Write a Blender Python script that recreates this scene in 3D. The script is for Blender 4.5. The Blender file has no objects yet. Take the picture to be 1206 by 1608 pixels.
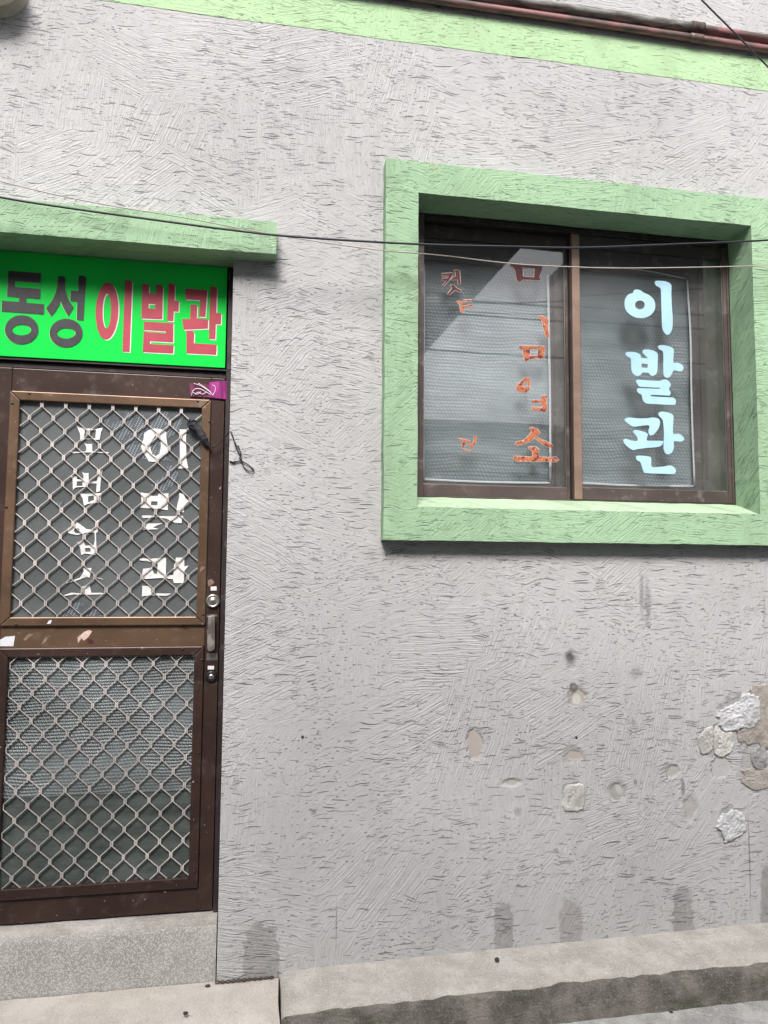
import bpy, bmesh, math, random
from mathutils import Vector, Matrix, noise
from mathutils.geometry import tessellate_polygon
random.seed(7)
SC = bpy.context.scene
COL = SC.collection
rad = math.radians

# ------------------------------------------------------------------ camera, sky, sun, exposure
F_PX, CX, CY, W_PX, H_PX = 1150.0, 603.0, 804.0, 1206.0, 1608.0
CAM = Vector((0.0, -2.75, 1.65))
PITCH, YAW, ROLL = rad(4.4139), rad(10.1033), rad(0.4258)
fw = Vector((math.sin(YAW) * math.cos(PITCH), math.cos(YAW) * math.cos(PITCH), math.sin(PITCH)))
rt0 = Vector((math.cos(YAW), -math.sin(YAW), 0))
up0 = rt0.cross(fw)
RT = rt0 * math.cos(ROLL) + up0 * math.sin(ROLL)
UP = up0 * math.cos(ROLL) - rt0 * math.sin(ROLL)
cam = bpy.data.cameras.new("camera")
cam.sensor_fit = 'VERTICAL'
cam.sensor_height = 36.0
cam.lens = 36.0 * F_PX / H_PX
cam.clip_start = 0.05
cam.clip_end = 500
cam_o = bpy.data.objects.new("camera", cam)
COL.objects.link(cam_o)
Mx = Matrix((RT, UP, -fw)).transposed().to_4x4()
Mx.translation = CAM
cam_o.matrix_world = Mx
SC.camera = cam_o

SUN_EL, SUN_AZ = rad(47), rad(-165)          # azimuth of the sun: in front of the wall, slightly to the left
world = bpy.data.worlds.new("World")
SC.world = world
world.use_nodes = True
wn = world.node_tree
bg = wn.nodes['Background']
sky = wn.nodes.new('ShaderNodeTexSky')
sky.sky_type = 'NISHITA'
sky.sun_disc = False
sky.sun_elevation = SUN_EL
sky.sun_rotation = SUN_AZ
sky.dust_density = 4.0
sky.air_density = 1.0
hs = wn.nodes.new('ShaderNodeHueSaturation')   # overcast: the cloud layer takes the blue out of the sky
hs.inputs['Saturation'].default_value = 0.3
wn.links.new(sky.outputs[0], hs.inputs['Color'])
wn.links.new(hs.outputs[0], bg.inputs[0])
bg.inputs[1].default_value = 0.068
sun = bpy.data.lights.new("sun", 'SUN')
sun.energy = 1.5
sun.angle = rad(20)
sun.color = (1.0, 0.96, 0.91)
sun_o = bpy.data.objects.new("sun", sun)
COL.objects.link(sun_o)
sd = Vector((math.sin(SUN_AZ) * math.cos(SUN_EL), math.cos(SUN_AZ) * math.cos(SUN_EL), math.sin(SUN_EL)))
sun_o.rotation_euler = sd.to_track_quat('Z', 'Y').to_euler()
sun_o.location = sd * 30
SC.view_settings.view_transform = 'Standard'
SC.view_settings.look = 'None'
SC.view_settings.gamma = 1.0
SC.view_settings.use_curve_mapping = False
SC.view_settings.exposure = 1.68


def at(px, py, y=0.0):
    """where the sight line through a measured photo point meets the vertical plane at depth y"""
    d = fw + RT * ((px - CX) / F_PX) - UP * ((py - CY) / F_PX)
    return CAM + d * ((y - CAM.y) / d.y)


def atz(px, py, z=0.0):
    d = fw + RT * ((px - CX) / F_PX) - UP * ((py - CY) / F_PX)
    return CAM + d * ((z - CAM.z) / d.z)


# ------------------------------------------------------------------ node helper
class NT:
    def __init__(s, name, **pr):
        s.m = bpy.data.materials.new(name)
        s.m.use_nodes = True
        s.t = s.m.node_tree
        s.b = s.t.nodes['Principled BSDF']
        s.out = s.t.nodes['Material Output']
        for k, v in pr.items():
            s.set(k, v)

    def set(s, k, v):
        k = {'col': 'Base Color', 'rough': 'Roughness', 'metal': 'Metallic', 'spec': 'Specular IOR Level', 'n': 'Normal',
             'coat': 'Coat Weight', 'alpha': 'Alpha'}.get(k, k)
        s.put(s.b.inputs[k], v)

    def put(s, sock, v):
        if isinstance(v, bpy.types.NodeSocket):
            s.t.links.new(v, sock)
        elif isinstance(v, (tuple, list)):
            sock.default_value = tuple(v) + ((1.0,) if len(sock.default_value) == 4 and len(v) == 3 else ())
        else:
            sock.default_value = v

    def N(s, typ, **kw):
        n = s.t.nodes.new(typ)
        for k, v in kw.items():
            setattr(n, k, v)
        return n

    def m_(s, op, a, b=0.0, c=None, clamp=False):
        n = s.N('ShaderNodeMath', operation=op, use_clamp=clamp)
        s.put(n.inputs[0], a)
        s.put(n.inputs[1], b)
        if c is not None:
            s.put(n.inputs[2], c)
        return n.outputs[0]

    def ramp(s, v, a, b, lo=0.0, hi=1.0):
        n = s.N('ShaderNodeMapRange', interpolation_type='SMOOTHSTEP')
        for i, q in enumerate((v, a, b, lo, hi)):
            s.put(n.inputs[i], q)
        return n.outputs[0]

    def mix(s, f, a, b, blend='MIX'):
        n = s.N('ShaderNodeMix', data_type='RGBA', blend_type=blend)
        s.put(n.inputs[0], f)
        s.put(n.inputs[6], a)
        s.put(n.inputs[7], b)
        return n.outputs[2]

    def pos(s):
        if not hasattr(s, '_p'):
            s._p = s.N('ShaderNodeNewGeometry').outputs['Position']
            n = s.N('ShaderNodeSeparateXYZ')
            s.t.links.new(s._p, n.inputs[0])
            s.x, s.y, s.z = n.outputs
        return s._p

    def vec(s, x, y, z=0.0):
        n = s.N('ShaderNodeCombineXYZ')
        for i, q in enumerate((x, y, z)):
            s.put(n.inputs[i], q)
        return n.outputs[0]

    def noise(s, v, scale=1.0, detail=2.0, rough=0.5, dim='3D', col=False, dist=0.0):
        n = s.N('ShaderNodeTexNoise', noise_dimensions=dim)
        s.put(n.inputs['Vector'], v)
        s.put(n.inputs['Scale'], scale)
        s.put(n.inputs['Detail'], detail)
        s.put(n.inputs['Roughness'], rough)
        s.put(n.inputs['Distortion'], dist)
        return n.outputs[1 if col else 0]

    def voro(s, v, scale=1.0, dim='2D', feature='F1', rnd=1.0):
        n = s.N('ShaderNodeTexVoronoi', voronoi_dimensions=dim, feature=feature)
        s.put(n.inputs['Vector'], v)
        s.put(n.inputs['Scale'], scale)
        s.put(n.inputs['Randomness'], rnd)
        return n.outputs

    def bump(s, h, strength=0.5, dist=0.01, n=None):
        b = s.N('ShaderNodeBump')
        s.put(b.inputs['Strength'], strength)
        s.put(b.inputs['Distance'], dist)
        s.put(b.inputs['Height'], h)
        if n is not None:
            s.put(b.inputs['Normal'], n)
        return b.outputs[0]

    def vm(s, op, a, b=None, c=None):
        n = s.N('ShaderNodeVectorMath', operation=op)
        s.put(n.inputs[0], a)
        if b is not None:
            s.put(n.inputs[1], b)
        if c is not None:
            s.put(n.inputs[2], c)
        return n.outputs[1] if op == 'LENGTH' else n.outputs[0]

    def sep(s, c):
        n = s.N('ShaderNodeSeparateColor')
        s.put(n.inputs[0], c)
        return n.outputs


def stucco(name, base, dirt_shade, stains=(), dash_amt=1.0, brush=1.0, grime=0.0, density=0.6):
    """brushed cement render: trowel strokes in patches of changing direction and short raked grooves tinted dark for grime and shade"""
    k = NT(name, rough=0.85, spec=0.25)
    k.pos()
    u = k.m_('MULTIPLY_ADD', k.y, 0.9, k.x)
    v = k.m_('MULTIPLY_ADD', k.y, 0.9, k.z)
    p = k.vec(u, v)
    warp = k.vm('SUBTRACT', k.noise(p, 2.4, 4, 0.55, dim='2D', col=True), (0.5, 0.5, 0.5))
    pw = k.vm('MULTIPLY_ADD', warp, (0.55, 0.55, 0), p)
    cell = k.sep(k.voro(pw, 3.1)[1])
    th = k.m_('MULTIPLY_ADD', cell[0], 2.3, -0.55)
    sp = k.N('ShaderNodeSeparateXYZ')
    k.put(sp.inputs[0], k.vm('MULTIPLY_ADD', warp, (0.05, 0.05, 0), p))
    c_, s_ = k.m_('COSINE', th), k.m_('SINE', th)
    a1 = k.m_('ADD', k.m_('MULTIPLY', sp.outputs[0], c_), k.m_('MULTIPLY', sp.outputs[1], s_))
    a2 = k.m_('SUBTRACT', k.m_('MULTIPLY', sp.outputs[1], c_), k.m_('MULTIPLY', sp.outputs[0], s_))
    st = k.noise(k.vec(k.m_('MULTIPLY', a1, 6.0), k.m_('MULTIPLY', a2, 190.0)), 1.0, 2.0, 0.5, dim='2D')
    st = k.ramp(st, 0.3, 0.72)
    st_amt = k.ramp(k.noise(p, 1.7, 2, dim='2D'), 0.3, 0.65, 0.35, 1.0)
    st = k.m_('MULTIPLY', st, st_amt)
    fine = k.noise(p, 190, 3, 0.65, dim='2D')
    wob = k.noise(p, 6, 2, 0.5, dim='2D', col=True)
    wob = k.sep(wob)

    def dashes(su, sv, tilt, lo, hi, seed, keep):
        uu = k.m_('MULTIPLY_ADD', u, su, seed)
        w1 = k.m_('MULTIPLY_ADD', k.m_('SUBTRACT', wob[0], 0.5), tilt, v)
        vv = k.m_('MULTIPLY_ADD', w1, sv, seed * 1.7)
        o = k.voro(k.vec(uu, vv), 1.0)
        pres = k.ramp(k.sep(o[1])[1], keep - 0.02, keep + 0.02)
        clus = k.ramp(k.noise(k.vec(k.m_('ADD', u, seed), v), 3.3, 2, dim='2D'), 0.38, 0.56, 0.0, 1.0)
        d = k.m_('MULTIPLY_ADD', k.m_('SUBTRACT', fine, 0.5), 0.10, o[0])
        hv = k.m_('MULTIPLY', k.m_('ADD', k.sep(o[1])[2], 0.45), hi)
        return k.m_('MULTIPLY', k.m_('MULTIPLY', k.ramp(d, hv, k.m_('MULTIPLY', hv, 0.4)), pres), clus)
    dA = dashes(8.0, 112.0, 0.05, 0.09, 0.24, 3.1, density + 0.12)
    sn = k.noise(k.vec(k.m_('MULTIPLY', u, 15.0), k.m_('MULTIPLY', k.m_('MULTIPLY_ADD', k.m_('SUBTRACT', wob[1], 0.5), 0.06, v), 215.0)), 1.0, 2.5, 0.55, dim='2D')
    dB = k.ramp(k.m_('ADD', sn, k.ramp(k.noise(p, 4.5, 3, 0.6, dim='2D'), 0.35, 0.65, -0.04, 0.045)), 0.685 + 0.1 * (density - 0.6), 0.735 + 0.1 * (density - 0.6))
    dC = dashes(45.0, 110.0, 0.03, 0.10, 0.22, 29.3, 0.80)
    dash = k.m_('MAXIMUM', k.m_('MAXIMUM', dA, dB), k.m_('MULTIPLY', dC, 0.8))
    h = k.m_('ADD', k.m_('MULTIPLY', st, 0.33 * brush), k.m_('MULTIPLY', fine, 0.42))
    h = k.m_('SUBTRACT', h, k.m_('MULTIPLY', dash, 1.25 * dash_amt))
    lump = k.noise(p, 14, 3, 0.5, dim='2D')
    h = k.m_('ADD', h, k.m_('MULTIPLY', lump, 0.5))
    # colour: faded paint, raked grooves darkened for grime and painted shade, stains with shapes of their own
    big = k.noise(p, 1.1, 4, 0.6, dim='2D')
    col = k.mix(k.ramp(big, 0.3, 0.7), [q * 0.93 for q in base], [min(1, q * 1.05) for q in base])
    mott = k.noise(p, 34, 4, 0.65, dim='2D')
    col = k.mix(k.ramp(mott, 0.35, 0.75, 0.0, 0.12), col, [q * 0.55 for q in base])
    if grime:
        g = k.ramp(k.noise(k.vec(k.m_('MULTIPLY', u, 5.0), k.m_('MULTIPLY', v, 1.6)), 1.0, 5, 0.65, dim='2D'), 0.50, 0.72, 0, grime)
        col = k.mix(g, col, dirt_shade)
    lowst = k.m_('SUBTRACT', 1.0, st)
    col = k.mix(k.m_('MULTIPLY', k.ramp(lowst, 0.55, 1.0), 0.09 * brush), col, dirt_shade)
    col = k.mix(k.m_('MULTIPLY', dash, 0.5 * dash_amt), col, dirt_shade)
    edge = k.vm('SUBTRACT', k.noise(p, 26, 4, 0.6, dim='2D', col=True), (0.5, 0.5, 0.5))
    flatm = 0.0
    for (cx_, cz_, rx, rz, amt, scol, soft, sm, sq) in stains:
        q = k.vm('MULTIPLY', k.vm('SUBTRACT', p, (cx_, cz_, 0)), (1 / rx, 1 / rz, 0))
        q = k.vm('MULTIPLY_ADD', edge, (0.75, 0.75, 0), q)
        if sq:
            q = k.vm('MULTIPLY', q, q)
        dd = k.vm('LENGTH', q)
        mk = k.ramp(dd, 1.0, 1.0 - soft)
        if sm:
            flatm = k.m_('MAXIMUM', flatm, k.m_('MULTIPLY', mk, sm))
        col = k.mix(k.m_('MULTIPLY', k.m_('MULTIPLY', mk, amt), k.ramp(mott, 0.2, 0.6, 0.65, 1.0)), col, scol)
    h = k.m_('MULTIPLY', h, k.m_('SUBTRACT', 1.0, flatm))
    h = k.m_('SUBTRACT', h, k.m_('MULTIPLY', flatm, 0.6))
    k.set('n', k.bump(h, 1.0, 0.0047))
    k.set('col', col)
    return k


def stain(px0, py0, px1, py1, amt, colr, soft=0.25, sm=0.0, sq=False):
    a, b = at(px0, py0), at(px1, py1)
    return ((a.x + b.x) / 2, (a.z + b.z) / 2, abs(b.x - a.x) / 2, abs(b.z - a.z) / 2, amt, colr, soft, sm, sq)


DAMP = (0.155, 0.145, 0.14)
def spot(cx_, cy_, rx, ry, amt, colr, soft=0.35, sm=0.8):
    """repair or hole measured on the enlarged lower right part of the wall"""
    x, y = 700 + cx_ / 2.383, 850 + cy_ / 2.383
    return stain(x - rx / 2.383, y - ry / 2.383, x + rx / 2.383, y + ry / 2.383, amt, colr, soft, sm)


BEI, GRY, PAL, DRK = (0.38, 0.34, 0.31), (0.31, 0.30, 0.285), (0.52, 0.51, 0.49), (0.06, 0.058, 0.055)
STAINS = [stain(381, 1450, 438, 1600, 0.5, DAMP, 0.2, 0, True), stain(774, 1413, 808, 1540, 0.5, DAMP, 0.4, 0, True),
          stain(876, 1410, 918, 1530, 0.5, (0.22, 0.195, 0.19), 0.4, 0, True), stain(1054, 1389, 1092, 1510, 0.5, DAMP, 0.4, 0, True),
          stain(1191, 1352, 1240, 1500, 0.55, DAMP, 0.4, 0, True), stain(1001, 885, 1014, 985, 0.6, (0.15, 0.145, 0.145), 0.8),
          stain(1008, 900, 1026, 1002, 0.6, (0.15, 0.145, 0.15), 0.8),
          stain(988, 1040, 1012, 1075, 0.35, (0.25, 0.24, 0.25), 0.5), stain(425, 685, 441, 706, 0.35, (0.28, 0.26, 0.25), 0.3),
          stain(404, 718, 418, 732, 0.3, (0.28, 0.26, 0.25), 0.3), stain(428, 716, 448, 728, 0.35, (0.28, 0.26, 0.25), 0.3), stain(414, 733, 426, 746, 0.4, (0.28, 0.26, 0.25), 0.3),
          stain(20, 130, 110, 200, 0.25, (0.42, 0.36, 0.33), 0.8),
          spot(468, 440, 34, 42, 0.6, (0.2, 0.195, 0.185), 0.5, 0.6), spot(466, 434, 25, 30, 0.85, DRK, 0.7, 1.0), spot(472, 470, 18, 12, 0.5, GRY, 0.5, 0.6),
          spot(492, 580, 46, 44, 0.6, (0.19, 0.17, 0.155), 0.4, 0.6), spot(496, 582, 38, 36, 0.8, BEI, 0.4, 1.0), spot(478, 550, 20, 24, 0.8, DRK, 0.6, 0.8), spot(490, 590, 24, 22, 0.8, PAL, 0.5, 0.6),
          spot(108, 760, 40, 68, 0.6, (0.30, 0.26, 0.23), 0.35, 1.0), spot(108, 760, 30, 55, 0.85, BEI, 0.4, 1.0),
          spot(474, 799, 58, 36, 0.6, (0.2, 0.18, 0.165), 0.5, 0.6), spot(478, 799, 46, 25, 0.9, BEI, 0.5, 1.0), spot(247, 902, 46, 20, 0.65, BEI, 0.6, 0.9), spot(270, 1015, 22, 24, 0.5, (0.2, 0.195, 0.19), 0.7, 0.4),
          spot(642, 932, 42, 46, 0.6, (0.19, 0.185, 0.18), 0.4, 0.6), spot(643, 932, 33, 37, 0.8, GRY, 0.4, 1.0), spot(650, 925, 20, 26, 0.6, PAL, 0.6, 0.5), spot(710, 905, 9, 20, 0.6, DRK, 0.8, 0.3),
          spot(850, 860, 38, 30, 0.65, (0.30, 0.28, 0.255), 0.5, 1.0), spot(915, 1000, 34, 60, 0.6, (0.30, 0.28, 0.255), 0.5, 1.0), spot(888, 925, 12, 46, 0.6, DRK, 0.8, 0.6),
          spot(712, 500, 26, 30, 0.35, (0.2, 0.2, 0.2), 0.6, 0.3), spot(632, 380, 8, 8, 0.5, DRK, 0.7, 0.3), spot(704, 680, 10, 22, 0.45, DRK, 0.8, 0.3),
          spot(478, 958, 50, 60, 0.45, (0.16, 0.155, 0.15), 0.3, 0.4), spot(1100, 640, 90, 76, 0.5, (0.15, 0.145, 0.14), 0.25, 0.6), spot(1008, 750, 76, 66, 0.45, (0.18, 0.175, 0.17), 0.25, 0.6),
          spot(1070, 1062, 62, 70, 0.5, (0.16, 0.155, 0.15), 0.22, 0.6), spot(1150, 850, 60, 95, 0.4, (0.2, 0.19, 0.18), 0.3, 0.6), spot(1030, 845, 45, 42, 0.3, GRY, 0.2, 0.9),
          stain(486, 1268, 498, 1282, 0.6, (0.1, 0.1, 0.1), 0.8),
          stain(1175.6, 1245, 1178.4, 1452, 0.7, (0.06, 0.06, 0.06), 0.9), stain(527, 1395, 529.4, 1508, 0.55, (0.09, 0.09, 0.09), 0.9), stain(1194, 905, 1206, 1010, 0.4, (0.2, 0.18, 0.17), 0.9),
          stain(1128, 0, 1240, 230, 0.2, (0.3, 0.26, 0.25), 0.9)]
M = {}
STL = [q for q in STAINS if q[0] < 0.6]
XMID = 1.47
STR = [q for q in STAINS if q[0] >= 0.6 and q[0] - q[2] * 1.4 < XMID]
STQ = [q for q in STAINS if q[0] >= 0.6 and q[0] + q[2] * 1.4 > XMID]
for key, st_ in (('wall', ()), ('wall_left', STL), ('wall_low', STR), ('wall_right', STQ)):   # one paint; the lists hold the marks found on that stretch
    M[key] = stucco('grey stucco', (0.475, 0.469, 0.478), (0.07, 0.067, 0.07), st_, grime=0.05)
M['green'] = stucco('green stucco', (0.335, 0.500, 0.325), (0.09, 0.12, 0.075), [stain(831, 272, 834, 312, 0.6, (0.10, 0.10, 0.06), 0.9), stain(957, 284, 960, 326, 0.6, (0.10, 0.10, 0.06), 0.9), stain(1165, 765, 1210, 815, 0.5, (0.12, 0.13, 0.10), 0.9),
                                                                                   stain(640, 285, 672, 305, 0.35, (0.42, 0.40, 0.28), 0.8), stain(660, 840, 690, 862, 0.3, (0.2, 0.2, 0.14), 0.9), stain(60, 318, 100, 350, 0.3, (0.40, 0.33, 0.27), 0.8), stain(905, 792, 908, 806, 0.6, (0.1, 0.1, 0.06), 0.8)],
                    dash_amt=0.8, brush=0.8, grime=0.22, density=0.52)
M['band'] = stucco('pale green painted stucco', (0.42, 0.60, 0.36), (0.10, 0.15, 0.085), dash_amt=0.8, brush=0.8, grime=0.12)
M['sill'] = stucco('green sill paint', (0.40, 0.53, 0.37), (0.09, 0.12, 0.08), dash_amt=0.5, brush=0.6, grime=0.35)


def anodised(name, base, rough=0.38, metal=0.55, specks=0.5, streak=0.25):
    k = NT(name, metal=metal)
    k.pos()
    p = k.pos()
    n1 = k.noise(k.vec(k.m_('MULTIPLY', k.x, 3), k.m_('MULTIPLY', k.y, 9), k.m_('MULTIPLY', k.z, 5)), 1, 4, 0.6)
    col = k.mix(k.ramp(n1, 0.35, 0.7), [q * 0.8 for q in base], [min(1, q * 1.25) for q in base])
    g = k.noise(k.vec(k.m_('MULTIPLY', k.x, 220), k.m_('MULTIPLY', k.y, 40), k.m_('MULTIPLY', k.z, 10)), 1, 3, 0.6)
    dust = k.ramp(k.noise(p, 16, 5, 0.7), 0.52, 0.75, 0, streak)
    col = k.mix(dust, col, (0.30, 0.27, 0.25))
    chips = k.ramp(k.noise(p, 75, 2, 0.6), 0.735, 0.76, 0, specks)
    col = k.mix(chips, col, (0.62, 0.6, 0.58))
    k.set('col', col)
    k.set('rough', k.m_('ADD', rough, k.m_('MULTIPLY', dust, 0.4)))
    k.set('n', k.bump(k.m_('ADD', g, k.m_('MULTIPLY', k.noise(p, 6, 2), 3)), 0.05, 0.004))
    return k.m


M['door'] = anodised('brown anodised door', (0.052, 0.030, 0.025), 0.33, 0.3, 0.8, 0.2)
M['door_warm'] = anodised('worn bronze trim', (0.15, 0.092, 0.058), 0.34, 0.45, 0.7, 0.3)
M['dark_frame_and_shade'] = anodised('dark brown frame and header shade', (0.035, 0.026, 0.026), 0.45, 0.3, 0.3, 0.2)  # own colour of door and sign frames; painted shade on the window header
M['win'] = anodised('dusty brown window aluminium', (0.088, 0.066, 0.062), 0.5, 0.25, 0.6, 0.6)
M['win_light'] = anodised('pale brown window stile', (0.26, 0.175, 0.135), 0.45, 0.3, 0.3, 0.3)
M['grille'] = anodised('pinkish silver grille', (0.68, 0.61, 0.585), 0.42, 0.35, 0.2, 0.15)
M['steel'] = anodised('worn steel', (0.52, 0.50, 0.46), 0.3, 0.9, 0.2, 0.3)
M['black_metal'] = NT('black lacquer', col=(0.012, 0.012, 0.013), rough=0.3).m
M['black_cloth'] = NT('black cloth', col=(0.012, 0.013, 0.018), rough=0.75).m
M['dark_wire'] = NT('dark cable', col=(0.02, 0.02, 0.026), rough=0.45).m
M['pale_wire'] = NT('pale cable', col=(0.42, 0.38, 0.35), rough=0.5).m


def flat(name, base, rough=0.5, var=0.12, sc=30, spec=0.5, rim=None):
    k = NT(name, rough=rough, spec=spec)
    n = k.noise(k.pos(), sc, 4, 0.6)
    k.set('col', k.mix(k.ramp(n, 0.3, 0.7), [q * (1 - var) for q in base], [min(1, q * (1 + var)) for q in base]))
    return k.m


M['sign_green'] = NT('green acrylic', rough=0.16, spec=0.5).m
k = NT('green acrylic sheet', rough=0.28, spec=0.35)
n = k.noise(k.vm('MULTIPLY', k.pos(), (3, 3, 1.5)), 1, 4, 0.6)
k.set('col', k.mix(k.ramp(n, 0.35, 0.75, 0, 1), (0.003, 0.68, 0.07), (0.012, 0.58, 0.08)))
M['sign_green'] = k.m
M['sign_black'] = flat('black sign vinyl', (0.045, 0.042, 0.05), 0.35, 0.2, 40)
M['sign_red'] = flat('red sign vinyl', (0.43, 0.052, 0.085), 0.35, 0.12, 14)
M['white'] = flat('white vinyl', (0.84, 0.83, 0.82), 0.4, 0.06, 20)
M['white_peel'] = flat('old white vinyl', (0.70, 0.685, 0.68), 0.45, 0.10, 40)
M['ice'] = flat('pale blue vinyl', (0.40, 0.62, 0.76), 0.35, 0.07, 8)
M['copper_rim'] = flat('pale peeled edge', (0.62, 0.46, 0.40), 0.5, 0.2, 90)
M['maroon'] = flat('dark maroon vinyl', (0.085, 0.022, 0.028), 0.35, 0.25, 60)
M['plastic_white'] = flat('white sticker', (0.68, 0.68, 0.72), 0.4, 0.15, 200)
M['beige'] = flat('beige plastic', (0.50, 0.45, 0.38), 0.5, 0.1, 20)
M['dark_rock'] = flat('dark stone', (0.035, 0.035, 0.04), 0.8, 0.4, 120)
M['grey_rock'] = flat('grey stone', (0.25, 0.23, 0.22), 0.9, 0.3, 120)
M['rust'] = flat('rusty wire', (0.07, 0.05, 0.04), 0.8, 0.4, 100)
k = NT('peeling copper vinyl', rough=0.35)
n = k.noise(k.pos(), 55, 3, 0.65)
c1 = k.mix(k.ramp(n, 0.40, 0.50), (0.12, 0.03, 0.026), (0.44, 0.135, 0.065))
k.set('col', k.mix(k.ramp(k.noise(k.pos(), 120, 3, 0.6), 0.60, 0.66), c1, (0.66, 0.46, 0.38)))
M['copper'] = k.m
k = NT('purple tape', rough=0.22)
n = k.noise(k.vm('MULTIPLY', k.pos(), (60, 60, 10)), 1, 3)
k.set('col', k.mix(k.ramp(n, 0.35, 0.7), (0.20, 0.025, 0.13), (0.40, 0.06, 0.27)))
k.set('n', k.bump(n, 0.5, 0.002))
M['tape'] = k.m
k = NT('thin purple tape', rough=0.22)
n = k.noise(k.vm('MULTIPLY', k.pos(), (60, 60, 10)), 1, 3)
k.set('col', k.mix(k.ramp(n, 0.35, 0.7), (0.13, 0.035, 0.075), (0.20, 0.06, 0.12)))
M['tape_thin'] = k.m

# glass: clear pane with its own reflection and a film of dust
k = NT('window glass')
tr = k.N('ShaderNodeBsdfTransparent')
tr.inputs[0].default_value = (0.93, 0.95, 0.95, 1)
gl = k.N('ShaderNodeBsdfGlossy')
gl.inputs['Roughness'].default_value = 0.015
fr = k.N('ShaderNodeFresnel')
fr.inputs['IOR'].default_value = 2.25
df = k.N('ShaderNodeBsdfDiffuse')
df.inputs[0].default_value = (0.55, 0.55, 0.55, 1)
m1 = k.N('ShaderNodeMixShader')
k.put(m1.inputs[0], k.m_('MULTIPLY', fr.outputs[0], k.m_('SUBTRACT', 1.0, k.N('ShaderNodeNewGeometry').outputs['Backfacing'])))
k.t.links.new(tr.outputs[0], m1.inputs[1])
k.t.links.new(gl.outputs[0], m1.inputs[2])
m2 = k.N('ShaderNodeMixShader')
dn = k.ramp(k.noise(k.pos(), 5, 5, 0.65), 0.3, 0.75, 0.015, 0.06)
sp = k.ramp(k.noise(k.pos(), 90, 1, 0.5), 0.80, 0.83, 0, 0.7)
k.put(m2.inputs[0], k.m_('MAXIMUM', dn, sp))
k.t.links.new(m1.outputs[0], m2.inputs[1])
k.t.links.new(df.outputs[0], m2.inputs[2])
k.t.links.new(m2.outputs[0], k.out.inputs[0])
M['glass'] = k.m


def bubble(name, base, base2, pitch, rough=0.3, bump=0.6, bands=True):
    """bubble wrap: rows of round bubbles, offset every other row, with soft folds"""
    k = NT(name, rough=rough, spec=0.5)
    k.pos()
    wv = k.sep(k.noise(k.pos(), 3, 2, col=True))
    x = k.m_('MULTIPLY_ADD', k.m_('SUBTRACT', wv[0], 0.5), 0.05, k.x)
    z = k.m_('MULTIPLY_ADD', k.m_('SUBTRACT', wv[1], 0.5), 0.05, k.z)
    s1 = k.m_('SINE', k.m_('MULTIPLY', k.m_('ADD', x, k.m_('MULTIPLY', z, 0.5)), 6.2832 / pitch))
    s2 = k.m_('SINE', k.m_('MULTIPLY', z, 6.2832 / (pitch * 0.9)))
    h = k.m_('MULTIPLY', k.m_('ADD', s1, s2), 0.25)
    big = k.noise(k.vec(k.m_('MULTIPLY', k.x, 1.2), 0.0, k.m_('MULTIPLY', k.z, 5.0)), 1, 3, 0.55)
    col = k.mix(k.ramp(big, 0.35, 0.68), base, base2)
    amt = k.ramp(k.noise(k.pos(), 3.4, 2), 0.38, 0.6, 0.45, 1.0)
    col = k.mix(k.m_('MULTIPLY', k.ramp(h, 0.15, 0.45), k.m_('MULTIPLY', amt, 0.35)), col, [min(1, q * 1.9) for q in base2])  # bubble crests lightened to paint in their glints
    k.set('col', col)
    k.set('n', k.bump(k.m_('MULTIPLY', h, amt), bump, 0.006, k.bump(big, 0.5, 0.05)))
    return k.m


M['film'] = bubble('bubble wrap behind the glass', (0.16, 0.182, 0.20), (0.27, 0.30, 0.325), 0.016, 0.35, 0.45)
M['film_door'] = bubble('ribbed bubble wrap in the door', (0.11, 0.125, 0.128), (0.17, 0.19, 0.198), 0.0125, 0.22, 1.0)
k = NT('grey tinted glass', rough=0.10, spec=0.5)
n = k.noise(k.pos(), 4, 4, 0.6)
k.set('col', k.mix(k.ramp(n, 0.3, 0.7), (0.092, 0.101, 0.104), (0.125, 0.136, 0.14)))
M['glass_grey'] = k.m
k = NT('dark greenish glass', rough=0.14, spec=0.5)
n = k.noise(k.vm('MULTIPLY', k.pos(), (3, 1, 9)), 2, 5, 0.65)
k.set('col', k.mix(k.ramp(n, 0.3, 0.7), (0.045, 0.055, 0.052), (0.09, 0.105, 0.10)))
k.set('n', k.bump(n, 0.25, 0.02))
M['glass_dark'] = k.m
k = NT('bubble wrap scraps', rough=0.35)
k.pos()
s1 = k.m_('SINE', k.m_('MULTIPLY', k.m_('ADD', k.x, k.m_('MULTIPLY', k.z, 0.5)), 6.2832 / 0.0115))
s2 = k.m_('SINE', k.m_('MULTIPLY', k.z, 6.2832 / 0.0125))
h = k.m_('MULTIPLY', k.m_('MULTIPLY', s1, s2), k.ramp(k.noise(k.pos(), 30, 3), 0.35, 0.6))
k.set('col', k.mix(k.ramp(h, 0.05, 0.6), (0.085, 0.095, 0.105), (0.30, 0.34, 0.38)))
M['scrap'] = k.m


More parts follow.
